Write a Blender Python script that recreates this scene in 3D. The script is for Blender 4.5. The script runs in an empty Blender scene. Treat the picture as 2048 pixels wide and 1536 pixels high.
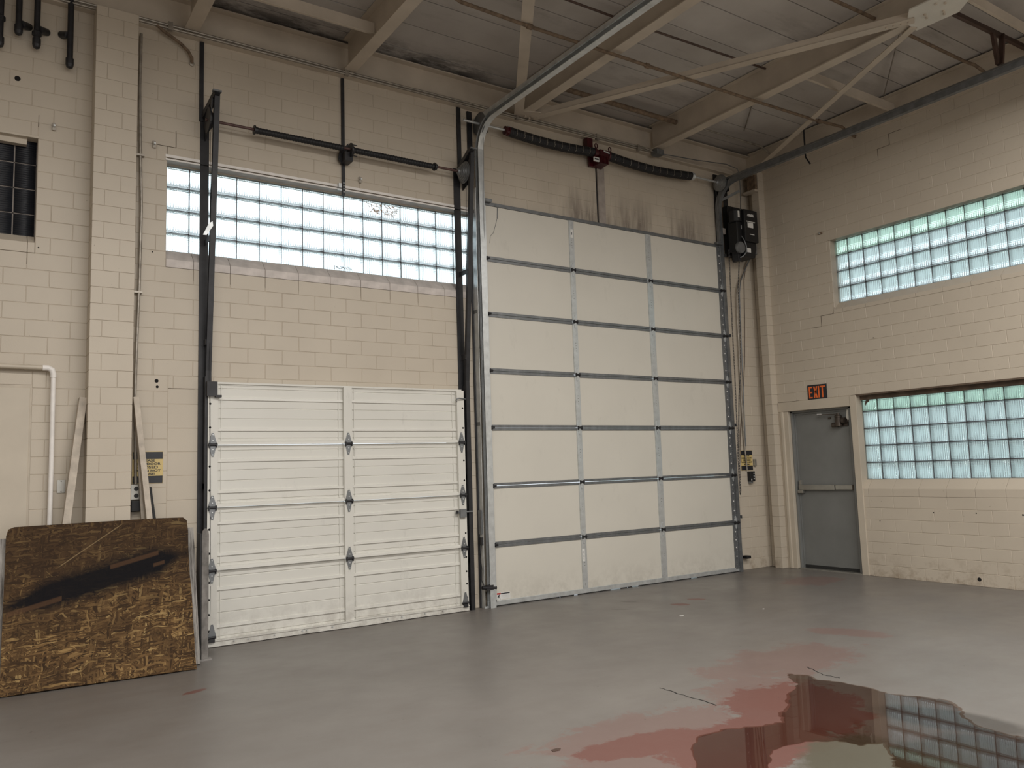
import bpy, bmesh, math, random
from mathutils import Vector, Matrix, Euler
random.seed(7)
SC = bpy.context.scene
C = SC.collection

# ------------------------------------------------------------------ camera, world, lights, exposure
F_PX, CAM, YAW, PIT, ROL = 1618.07, (-1.90128, -7.34121, 1.41351), 0.59101, 0.10493, -0.03199
cd = bpy.data.cameras.new('camera')
cam = bpy.data.objects.new('camera', cd)
C.objects.link(cam)
cd.sensor_width = 36.0
cd.lens = F_PX / 2048 * 36.0
cd.clip_start, cd.clip_end = 0.05, 200
_F = Vector((math.sin(YAW)*math.cos(PIT), math.cos(YAW)*math.cos(PIT), math.sin(PIT)))
_R = Vector((math.cos(YAW), -math.sin(YAW), 0)); _U = _R.cross(_F)
_R2 = _R*math.cos(ROL) + _U*math.sin(ROL); _U2 = -_R*math.sin(ROL) + _U*math.cos(ROL)
m = Matrix((_R2, _U2, -_F)).transposed().to_4x4(); m.translation = CAM
cam.matrix_world = m
SC.camera = cam

W = bpy.data.worlds.new('sky'); SC.world = W; W.use_nodes = True
bg = W.node_tree.nodes['Background']
bg.inputs['Color'].default_value = (0.86, 0.94, 1.0, 1)
bg.inputs['Strength'].default_value = 2.0

def area(name, loc, rot, sx, sy, energy, color=(1, 1, 1), spread=180):
    l = bpy.data.lights.new(name, 'AREA'); l.shape = 'RECTANGLE'; l.size = sx; l.size_y = sy
    l.energy = energy; l.color = color; l.spread = math.radians(spread)
    o = bpy.data.objects.new(name, l); C.objects.link(o); o.location = loc; o.rotation_euler = rot
    return o
# unseen area lights added behind the camera
area('hall_lamp_row', (0.6, -5.7, 5.25), (0, 0, 0), 11.0, 0.5, 500, (1.0, 0.965, 0.91))  # added overhead rows, placed to brighten lower walls more than upper
area('hall_lamp_row', (0.6, -10.0, 5.25), (0, 0, 0), 11.0, 0.5, 560, (1.0, 0.965, 0.91))
area('rear_bay_daylight', (0.5, -14.8, 2.1), (math.radians(90), 0, 0), 9.0, 4.0, 170, (0.97, 0.985, 1.0))  # added fill in front of the closed rear wall, no opening there
vs = SC.view_settings
vs.view_transform = 'Standard'; vs.look = 'None'; vs.exposure = 0.0; vs.gamma = 1.0; vs.use_curve_mapping = False
try:
    SC.cycles.use_denoising = True
    SC.cycles.max_bounces = 10; SC.cycles.diffuse_bounces = 5; SC.cycles.glossy_bounces = 4
    SC.cycles.transmission_bounces = 8; SC.cycles.transparent_max_bounces = 12
    SC.cycles.sample_clamp_indirect = 6.0
    SC.cycles.caustics_reflective = False; SC.cycles.caustics_refractive = False
except Exception:
    pass

# ------------------------------------------------------------------ constants
B, H = 0.315341, 0.135467          # wall block pitch and course height
XR = 7.172                          # right wall plane
ZT = 5.36                           # visible top of the block walls
GL = 0.2093                         # glass block pitch

# ------------------------------------------------------------------ node helpers
class NT:
    def __init__(s, name):
        s.m = bpy.data.materials.new(name); s.m.use_nodes = True
        s.t = s.m.node_tree; s.n = s.t.nodes; s.l = s.t.links
        s.b = s.n['Principled BSDF']; s.out = s.n['Material Output']
    def add(s, typ, **kw):
        x = s.n.new(typ)
        for k, v in kw.items(): setattr(x, k, v)
        return x
    def put(s, sock, v):
        if hasattr(v, 'node'): s.l.new(v, sock)
        else:
            if isinstance(v, (tuple, list)) and len(v) == 3 and sock.type == 'RGBA': v = (*v, 1)
            sock.default_value = v
    def pos(s): return s.add('ShaderNodeNewGeometry').outputs['Position']
    def objc(s): return s.add('ShaderNodeTexCoord').outputs['Object']
    def mapping(s, vec, scale=(1, 1, 1), loc=(0, 0, 0), rot=(0, 0, 0)):
        x = s.add('ShaderNodeMapping'); s.l.new(vec, x.inputs[0])
        x.inputs['Scale'].default_value = scale; x.inputs['Location'].default_value = loc; x.inputs['Rotation'].default_value = rot
        return x.outputs[0]
    def noise(s, vec, scale=5, detail=4, rough=0.55, dist=0):
        x = s.add('ShaderNodeTexNoise'); s.l.new(vec, x.inputs['Vector'])
        x.inputs['Scale'].default_value = scale; x.inputs['Detail'].default_value = detail
        x.inputs['Roughness'].default_value = rough; x.inputs['Distortion'].default_value = dist
        return x.outputs['Fac']
    def voro(s, vec, scale=5, out='Color'):
        x = s.add('ShaderNodeTexVoronoi'); s.l.new(vec, x.inputs['Vector']); x.inputs['Scale'].default_value = scale
        return x.outputs[out]
    def math(s, op, a, b=0.0, clamp=False):
        x = s.add('ShaderNodeMath', operation=op, use_clamp=clamp); s.put(x.inputs[0], a); s.put(x.inputs[1], b)
        return x.outputs[0]
    def ramp(s, fac, stops, interp='LINEAR'):
        x = s.add('ShaderNodeValToRGB'); s.l.new(fac, x.inputs[0]); cr = x.color_ramp; cr.interpolation = interp
        while len(cr.elements) < len(stops): cr.elements.new(0.5)
        for e, (p, c) in zip(cr.elements, stops):
            e.position = p; e.color = (*c, 1) if len(c) == 3 else c
        return x.outputs[0]
    def map(s, v, a, b, c=0.0, d=1.0):
        x = s.add('ShaderNodeMapRange'); s.put(x.inputs[0], v)
        for i, q in enumerate((a, b, c, d)): x.inputs[i+1].default_value = q
        return x.outputs[0]
    def mix(s, fac, a, b, mode='MIX'):
        x = s.add('ShaderNodeMix', data_type='RGBA', blend_type=mode)
        s.put(x.inputs['Factor'], fac); s.put(x.inputs['A'], a); s.put(x.inputs['B'], b)
        for o in x.outputs:
            if o.type == 'RGBA': return o
    def sep(s, v):
        x = s.add('ShaderNodeSeparateXYZ'); s.l.new(v, x.inputs[0]); return x.outputs
    def ellipse(s, xyz, cx, cy, rx, ry, a=0.0):
        """1 at the centre, 0 on the rim, negative outside"""
        dx = s.math('SUBTRACT', xyz[0], cx); dy = s.math('SUBTRACT', xyz[1], cy)
        ca, sa = math.cos(a), math.sin(a)
        u = s.math('ADD', s.math('MULTIPLY', dx, ca/rx), s.math('MULTIPLY', dy, sa/rx))
        v = s.math('ADD', s.math('MULTIPLY', dx, -sa/ry), s.math('MULTIPLY', dy, ca/ry))
        d = s.math('SQRT', s.math('ADD', s.math('MULTIPLY', u, u), s.math('MULTIPLY', v, v)))
        return s.math('SUBTRACT', 1.0, d)
    def bump(s, h, strength=0.2, dist=0.01):
        x = s.add('ShaderNodeBump'); s.l.new(h, x.inputs['Height']); x.inputs['Strength'].default_value = strength
        x.inputs['Distance'].default_value = dist; s.l.new(x.outputs[0], s.b.inputs['Normal'])
    def fin(s, col=None, rough=None, metal=None, spec=None):
        if col is not None: s.put(s.b.inputs['Base Color'], col)
        if rough is not None: s.put(s.b.inputs['Roughness'], rough)
        if metal is not None: s.put(s.b.inputs['Metallic'], metal)
        if spec is not None: s.put(s.b.inputs['Specular IOR Level'], spec)
        return s.m

def plain(name, col, rough=0.5, metal=0.0, var=0.12, scale=6, bump=0.0, spec=None):
    t = NT(name); p = t.objc(); n = t.noise(p, scale, 4)
    a = tuple(c*(1-var) for c in col); b = tuple(min(1, c*(1+var)) for c in col)
    c = t.ramp(n, [(0.3, a), (0.7, b)])
    if bump: t.bump(t.noise(p, 160, 2), bump, 0.002)
    return t.fin(c, rough, metal, spec)

M = {}
def mat_block():
    t = NT('block_paint'); p = t.pos(); x = t.sep(p)
    n = t.noise(p, 1.3, 3); n2 = t.noise(p, 70, 3, 0.7)
    c = t.ramp(n, [(0.3, (0.515, 0.455, 0.375)), (0.7, (0.56, 0.498, 0.412))])
    # soot streaks above the tall door and grime at the foot of the walls
    st = t.noise(t.mapping(p, (16, 16, 1.6)), 1, 5, 0.65)
    hz = t.map(x[2], 4.42, 4.86, 1.0, 0.0)
    hx = t.math('MULTIPLY', t.map(x[0], 3.3, 4.0), t.map(x[0], 6.35, 6.0))
    blot = t.map(t.noise(t.mapping(p, (2.2, 2.2, 0.6)), 1, 3), 0.42, 0.56)
    on = t.math('MULTIPLY', t.map(x[2], 4.30, 4.34), t.math('MULTIPLY', hz, hx))
    soot = t.math('MULTIPLY', t.math('MULTIPLY', on, blot), t.map(st, 0.30, 0.56))
    c = t.mix(t.math('MULTIPLY', soot, 0.8), c, (0.16, 0.13, 0.11))
    g = t.math('MULTIPLY', t.map(x[2], 0.32, 0.0), t.map(t.noise(p, 7, 5, 0.7), 0.48, 0.66))
    c = t.mix(t.math('MULTIPLY', g, 0.6), c, (0.22, 0.15, 0.09))
    sp = t.map(t.noise(p, 45, 2), 0.735, 0.76)
    c = t.mix(t.math('MULTIPLY', sp, 0.6), c, (0.2, 0.16, 0.12))
    t.bump(n2, 0.25, 0.003)
    return t.fin(c, 0.42, 0, 0.4)
M['block'] = mat_block()
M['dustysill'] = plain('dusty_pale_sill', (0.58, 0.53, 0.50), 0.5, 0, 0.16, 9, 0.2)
M['mortar'] = plain('painted_mortar', (0.49, 0.43, 0.35), 0.5)
M['beige'] = plain('beige_paint', (0.53, 0.47, 0.385), 0.42, 0, 0.06, 3, 0.1)
M['steelpaint'] = plain('girder_paint', (0.52, 0.455, 0.375), 0.38, 0, 0.12, 2.5, 0.05)
M['lintel'] = plain('white_lintel_paint', (0.82, 0.79, 0.76), 0.4, 0, 0.1, 8)  # window glow on the lintel put into a whiter paint
M['rust_lintel'] = plain('rusted_lintel', (0.12, 0.085, 0.06), 0.65, 0, 0.35, 9, 0.3)
M['galv'] = plain('galvanised_steel', (0.60, 0.625, 0.635), 0.38, 0.55, 0.14, 14)
M['galvdark'] = plain('grey_steel', (0.20, 0.21, 0.22), 0.42, 0.6, 0.2, 12)
M['galvmid'] = plain('dull_galvanised_steel', (0.27, 0.28, 0.285), 0.42, 0.6, 0.15, 14)
M['black'] = plain('black_steel', (0.022, 0.022, 0.025), 0.45, 0.25, 0.4, 9)
M['blackpl'] = plain('black_plastic', (0.008, 0.008, 0.009), 0.5, 0, 0.2, 9)
M['hole'] = plain('dark_hole', (0.006, 0.005, 0.005), 0.9, 0, 0.1, 9)
M['rubber'] = plain('black_rubber', (0.02, 0.02, 0.02), 0.7, 0, 0.2, 9)
M['brown'] = plain('brown_steel', (0.075, 0.045, 0.035), 0.5, 0.1, 0.3, 9)
M['shaft'] = plain('rusty_shaft', (0.10, 0.055, 0.05), 0.5, 0.3, 0.3, 20)
M['redsteel'] = plain('red_enamel', (0.055, 0.004, 0.008), 0.4, 0.1, 0.3, 14)
M['rustpipe'] = plain('rusted_pipe', (0.165, 0.115, 0.075), 0.7, 0, 0.4, 22, 0.5)
M['conduit'] = plain('conduit_steel', (0.33, 0.30, 0.26), 0.4, 0.5, 0.3, 14)
M['white'] = plain('white_paint', (0.66, 0.64, 0.58), 0.4, 0, 0.06, 4)
M['label'] = plain('white_label', (0.72, 0.72, 0.70), 0.5, 0, 0.05, 8)
M['redlabel'] = plain('red_label', (0.5, 0.03, 0.03), 0.5, 0, 0.05, 8)
M['yellow'] = plain('sign_yellow', (0.60, 0.46, 0.19), 0.45, 0, 0.1, 9)
M['signblack'] = plain('sign_black', (0.015, 0.016, 0.022), 0.45, 0, 0.2, 9)
M['orange'] = plain('exit_orange', (0.78, 0.15, 0.03), 0.45, 0, 0.1, 9)
M['greydoor'] = plain('grey_door_paint', (0.185, 0.19, 0.185), 0.4, 0, 0.08, 3, 0.05)
M['alu'] = plain('satin_aluminium', (0.38, 0.37, 0.34), 0.35, 0.7, 0.1, 9)
M['bronze'] = plain('dark_bronze', (0.07, 0.055, 0.045), 0.4, 0.5, 0.3, 9)
M['wood'] = plain('whitewashed_wood', (0.50, 0.44, 0.37), 0.65, 0, 0.2, 12, 0.2)
M['woodgrey'] = plain('grey_pad_board', (0.33, 0.29, 0.26), 0.6, 0, 0.2, 8, 0.2)
M['asphalt'] = plain('outside_ground', (0.40, 0.41, 0.39), 0.9)
M['facade'] = plain('outside_facade', (0.60, 0.68, 0.67), 0.8, 0, 0.25, 0.7)
M['facade_green'] = plain('outside_leaves', (0.12, 0.26, 0.13), 0.9, 0, 0.4, 2.0)
M['gmortar'] = plain('glass_joint_mortar', (0.13, 0.11, 0.12), 0.8, 0, 0.25, 20, 0.2)
M['jackets'] = plain('black_spring_steel', (0.006, 0.006, 0.008), 0.6, 0.0, 0.2, 9)
M['nest'] = plain('orange_spray_marks', (0.55, 0.26, 0.07), 0.8)

def mat_doorwhite(name, base, rough, dirt):
    t = NT(name); p = t.pos(); x = t.sep(p)
    c = t.ramp(t.noise(p, 1.6, 4), [(0.3, tuple(b*0.955 for b in base)), (0.7, base)])
    s = t.map(t.noise(t.mapping(p, (5, 5, 2.2)), 1, 6, 0.75), 0.60, 0.72)
    c = t.mix(t.math('MULTIPLY', s, dirt), c, tuple(b*0.55 for b in base))
    low = t.math('MULTIPLY', t.map(x[2], 0.35, 0.0), t.map(t.noise(p, 9, 5, 0.7), 0.42, 0.62))
    c = t.mix(t.math('MULTIPLY', low, dirt*1.6), c, (0.2, 0.17, 0.14))
    return t.fin(c, rough)
M['doorwhite'] = mat_doorwhite('ribbed_door_enamel', (0.70, 0.69, 0.645), 0.28, 0.25)
M['doorpanel'] = mat_doorwhite('insulated_door_enamel', (0.66, 0.635, 0.57), 0.38, 0.16)

def mat_ceiling():
    t = NT('ceiling_board'); p = t.pos()
    c = t.ramp(t.noise(p, 0.9, 5, 0.6), [(0.3, (0.40, 0.37, 0.345)), (0.72, (0.56, 0.535, 0.505))])
    s = t.map(t.noise(t.mapping(p, (0.8, 3.0, 1)), 1, 6, 0.7), 0.54, 0.72)
    c = t.mix(t.math('MULTIPLY', s, 0.55), c, (0.25, 0.22, 0.20))
    x = t.sep(p)
    ym = t.math('MULTIPLY', t.map(x[1], -0.42, -0.10), t.map(x[0], 3.4, 2.4))
    mo = t.math('MULTIPLY', ym, t.map(t.noise(t.mapping(p, (2.2, 5, 1)), 1, 7, 0.75), 0.44, 0.60))
    c = t.mix(t.math('MULTIPLY', mo, 0.8), c, (0.06, 0.055, 0.05))
    t.bump(t.noise(p, 60, 3), 0.25, 0.004)
    return t.fin(c, 0.75)
M['ceiling'] = mat_ceiling()

def mat_floor():
    t = NT('painted_concrete'); p = t.pos(); x = t.sep(p)
    n = t.noise(p, 0.75, 6, 0.6); n2 = t.noise(t.mapping(p, (1, 3, 1), rot=(0, 0, 0.5)), 2.2, 6, 0.65)
    c = t.ramp(n, [(0.3, (0.150, 0.137, 0.127)), (0.7, (0.19, 0.175, 0.163))])
    c = t.mix(t.map(n2, 0.45, 0.75, 0.0, 0.35), c, (0.13, 0.11, 0.098))
    wear = t.math('ADD', t.math('MULTIPLY', t.noise(p, 3.2, 8, 0.72, 0.5), 0.62), t.math('MULTIPLY', t.noise(t.mapping(p, (1, 1, 1)), 16, 6, 0.75, 0.3), 0.38))
    def patch(ells, k, soft):
        m_ = None
        for e in ells:
            v = t.ellipse(x, *e)
            m_ = v if m_ is None else t.math('MAXIMUM', m_, v)
        m_ = t.math('ADD', m_, t.math('MULTIPLY', t.math('SUBTRACT', wear, 0.5), k))
        return t.map(m_, 0.02, soft)
    pink = patch([(2.95, -3.45, 0.75, 0.36, 0), (2.2, -3.85, 0.42, 0.36, 0.6), (4.1, -3.2, 0.16, 0.32, 0.4), (6.35, -1.2, 0.42, 0.3, 0),
                  (1.2, -3.98, 0.7, 0.3, -0.1), (0.75, -4.4, 0.5, 0.5, 0)], 3.4, 0.16)
    c = t.mix(t.math('MULTIPLY', pink, 0.62), c, (0.175, 0.105, 0.093))
    red = patch([(2.1, -4.22, 0.55, 0.42, 0.6), (1.45, -4.45, 0.62, 0.36, 0), (1.0, -4.12, 0.40, 0.16, -0.1),
                 (4.47, -1.18, 0.10, 0.055, -0.8), (4.12, -1.29, 0.10, 0.06, -0.8), (-0.6, -1.47, 0.09, 0.035, 0.4)], 2.2, 0.12)
    c = t.mix(t.math('MULTIPLY', red, 0.85), c, (0.145, 0.056, 0.046))
    under_reflection = patch([(2.52, -4.86, 0.22, 0.46, 0.25), (2.2, -5.3, 0.35, 0.4, 0)], 0.4, 0.3)  # floor colour darkened where the puddle mirrors the window
    c = t.mix(t.math('MULTIPLY', under_reflection, 0.8), c, (0.055, 0.046, 0.040))
    mud = patch([(1.62, -4.86, 0.42, 0.24, 0.2), (1.9, -5.1, 0.4, 0.25, 0)], 1.4, 0.25)
    c = t.mix(t.math('MULTIPLY', mud, 0.95), c, (0.088, 0.080, 0.058))
    dk = patch([(3.86, -0.8, 0.10, 0.05, -0.8), (4.36, -1.42, 0.10, 0.03, -0.8), (3.5, -1.1, 0.12, 0.03, -0.8)], 1.6, 0.3)
    c = t.mix(t.math('MULTIPLY', dk, 0.5), c, (0.07, 0.055, 0.05))
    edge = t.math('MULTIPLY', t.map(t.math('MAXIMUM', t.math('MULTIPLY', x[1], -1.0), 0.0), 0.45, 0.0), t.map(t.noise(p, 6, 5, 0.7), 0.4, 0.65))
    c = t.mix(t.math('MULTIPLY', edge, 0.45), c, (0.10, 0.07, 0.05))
    sp = t.map(t.noise(p, 26, 2), 0.745, 0.765)
    c = t.mix(t.math('MULTIPLY', sp, 0.7), c, (0.06, 0.05, 0.045))
    t.bump(t.noise(p, 25, 5, 0.7), 0.06, 0.004)
    r = t.map(t.noise(p, 1.4, 5), 0.3, 0.7, 0.30, 0.48)
    return t.fin(c, r, 0, 0.5)
M['floor'] = mat_floor()

def mat_osb():
    t = NT('oriented_strand_board'); p = t.objc(); x = t.sep(p)
    cols = []
    w = t.add('ShaderNodeTexNoise'); t.l.new(p, w.inputs['Vector']); w.inputs['Scale'].default_value = 5
    wv = t.add('ShaderNodeVectorMath', operation='MULTIPLY_ADD'); t.l.new(w.outputs['Color'], wv.inputs[0])
    wv.inputs[1].default_value = (0.08, 0.08, 0.08); t.l.new(p, wv.inputs[2]); pw = wv.outputs[0]
    for k, (a, sx, sz) in enumerate(((0.5, 11, 85), (-0.75, 14, 100), (1.45, 10, 80), (0.05, 13, 95))):
        q = t.mapping(t.mapping(pw, rot=(0, a, 0)), (sx, 1, sz), (k*3.1, 0, k*1.7))
        cols.append((t.sep(t.voro(q, 1.0)), t.sep(t.voro(q, 1.0))))
    v = cols[0][0][0]
    for (cc, _), th in zip(cols[1:], (0.55, 0.6, 0.62)):
        g = t.math('GREATER_THAN', cc[1], th)
        v = t.add('ShaderNodeMix', data_type='FLOAT').outputs[0] if False else t.math('ADD', t.math('MULTIPLY', v, t.math('SUBTRACT', 1.0, g)), t.math('MULTIPLY', cc[0], g))
    c = t.ramp(v, [(0.0, (0.035, 0.02, 0.010)), (0.35, (0.085, 0.047, 0.020)), (0.75, (0.155, 0.090, 0.038)), (0.95, (0.27, 0.17, 0.07)), (1.0, (0.36, 0.25, 0.11))])
    fib = t.map(t.noise(t.mapping(t.mapping(pw, rot=(0, 0.9, 0)), (14, 1, 210)), 1, 3, 0.7), 0.60, 0.72)
    c = t.mix(t.math('MULTIPLY', fib, 0.55), c, (0.33, 0.22, 0.095))
    cl = t.map(t.noise(p, 6, 4, 0.7), 0.42, 0.62)
    c = t.mix(t.math('MULTIPLY', cl, 0.45), c, (0.035, 0.020, 0.011))
    # darker in the upper half, lighter low down
    big = t.noise(p, 2.4, 4)
    up = t.map(t.math('ADD', x[2], t.math('MULTIPLY', t.math('SUBTRACT', big, 0.5), 1.4)), 0.35, 0.85)
    c = t.mix(t.math('MULTIPLY', up, 0.62), c, (0.032, 0.019, 0.012), 'MIX')
    # scorch smear across the middle
    ln = t.math('SUBTRACT', x[2], t.math('ADD', 0.60, t.math('MULTIPLY', x[0], 0.255)))
    d = t.math('ABSOLUTE', ln)
    wd = t.math('MULTIPLY', t.map(x[0], 0.02, 0.3, 0.25, 1.0), t.map(x[0], 1.19, 1.02, 0.1, 1.0))
    s = t.math('SUBTRACT', t.math('MULTIPLY', wd, 0.115), d)
    s = t.math('ADD', s, t.math('MULTIPLY', t.math('SUBTRACT', t.noise(p, 9, 5), 0.5), 0.05))
    scorch = t.map(s, -0.045, 0.045)
    c = t.mix(t.math('MULTIPLY', scorch, 0.97), c, (0.004, 0.004, 0.006))
    def strip(x0, x1, off, hw):
        a = t.math('MULTIPLY', t.math('GREATER_THAN', x[0], x0), t.math('LESS_THAN', x[0], x1))
        lz = t.math('ABSOLUTE', t.math('SUBTRACT', ln, off))
        return t.math('MULTIPLY', a, t.map(lz, hw+0.006, hw-0.004))
    st = t.math('MAXIMUM', strip(0.02, 0.36, -0.055, 0.017), t.math('MAXIMUM', strip(0.68, 1.02, 0.068, 0.016), strip(0.98, 1.06, -0.02, 0.013)))
    c = t.mix(t.math('MULTIPLY', st, 0.6), c, (0.095, 0.05, 0.026))
    # pale scratch
    sl = t.math('ABSOLUTE', t.math('SUBTRACT', x[2], t.math('ADD', 0.63, t.math('MULTIPLY', x[0], 0.72))))
    sc = t.math('MULTIPLY', t.map(sl, 0.006, 0.002), t.math('MULTIPLY', t.map(x[0], 0.33, 0.36), t.map(x[0], 0.78, 0.74)))
    c = t.mix(t.math('MULTIPLY', sc, 0.8), c, (0.24, 0.17, 0.09))
    t.bump(v, 0.5, 0.004)
    return t.fin(c, 0.7, 0, 0.12)
M['osb'] = mat_osb()
def mat_greyboard():
    t = NT('weathered_grey_board'); p = t.objc()
    n = t.noise(t.mapping(p, (60, 60, 4)), 1, 5, 0.7)
    c = t.ramp(n, [(0.35, (0.09, 0.08, 0.075)), (0.5, (0.30, 0.28, 0.26)), (0.7, (0.55, 0.52, 0.49))])
    t.bump(n, 0.6, 0.006)
    return t.fin(c, 0.8)
M['greyboard'] = mat_greyboard()

def mat_glass(name, tint, clear, trans):
    """daylit glass block: refracting glass, part of the light passing straight through, part scattered by dust"""
    m_ = bpy.data.materials.new(name); m_.use_nodes = True; t = m_.node_tree; n = t.nodes; l = t.links
    n.remove(n['Principled BSDF']); out = n['Material Output']
    g = n.new('ShaderNodeBsdfGlass'); g.inputs['IOR'].default_value = 1.45; g.inputs['Roughness'].default_value = 0.0
    g.inputs['Color'].default_value = (*tint, 1)
    tr = n.new('ShaderNodeBsdfTransparent'); tr.inputs['Color'].default_value = (*trans, 1)
    mx = n.new('ShaderNodeMixShader'); mx.inputs[0].default_value = clear
    l.new(g.outputs[0], mx.inputs[1]); l.new(tr.outputs[0], mx.inputs[2]); l.new(mx.outputs[0], out.inputs[0])
    return m_
M['glass'] = mat_glass('glass_block_glass', (0.95, 0.985, 0.985), 0.28, (0.95, 0.985, 0.985))
M['glassgreen'] = mat_glass('greenish_glass_block', (0.90, 0.98, 0.92), 0.28, (0.80, 0.95, 0.84))  # green of the outside view put into the top-row glass colour
def mat_darkglass():
    t = NT('blacked_out_glass'); p = t.objc()
    return t.fin(t.ramp(t.noise(p, 14, 4), [(0.3, (0.010, 0.012, 0.017)), (0.7, (0.018, 0.02, 0.026))]), 0.34, 0, 0.35)
M['darkglass'] = mat_darkglass()
def mat_water():
    m_ = bpy.data.materials.new('puddle_water'); m_.use_nodes = True; t = m_.node_tree; n = t.nodes; l = t.links
    n.remove(n['Principled BSDF']); out = n['Material Output']
    tr = n.new('ShaderNodeBsdfTransparent'); tr.inputs['Color'].default_value = (0.70, 0.59, 0.53, 1)
    gl = n.new('ShaderNodeBsdfGlossy'); gl.inputs['Roughness'].default_value = 0.012
    fr = n.new('ShaderNodeFresnel'); fr.inputs['IOR'].default_value = 1.33
    mx = n.new('ShaderNodeMixShader'); l.new(fr.outputs[0], mx.inputs[0]); l.new(tr.outputs[0], mx.inputs[1]); l.new(gl.outputs[0], mx.inputs[2])
    l.new(mx.outputs[0], out.inputs[0])
    return m_
M['water'] = mat_water()

# ------------------------------------------------------------------ geometry helpers
WL = {}
def link(name, data, parent=None, at=None):
    o = bpy.data.objects.new(name, data); C.objects.link(o)
    pw = WL.get(parent.name, Vector((0, 0, 0))) if parent else Vector((0, 0, 0))
    at = Vector(at) if at is not None else Vector(pw)
    if parent: o.parent = parent
    o.location = at - pw; WL[o.name] = at
    return o
def tag(o, label=None, cat=None, group=None, kind=None):
    if label: o['label'] = label
    if cat: o['category'] = cat
    if group: o['group'] = group
    if kind: o['kind'] = kind
    return o
def thing(name, label, cat, at=(0, 0, 0), group=None, kind=None):
    return tag(link(name, None, None, at), label, cat, group, kind)
def copytree(src, at, label=None):
    def rec(s, par, a):
        c = s.copy(); C.objects.link(c)
        if par: c.parent = par
        for ch in list(s.children): rec(ch, c, None)
        return c
    c = rec(src, None, at); c.location = at; WL[c.name] = Vector(at)
    if label: c['label'] = label
    return c

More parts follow.
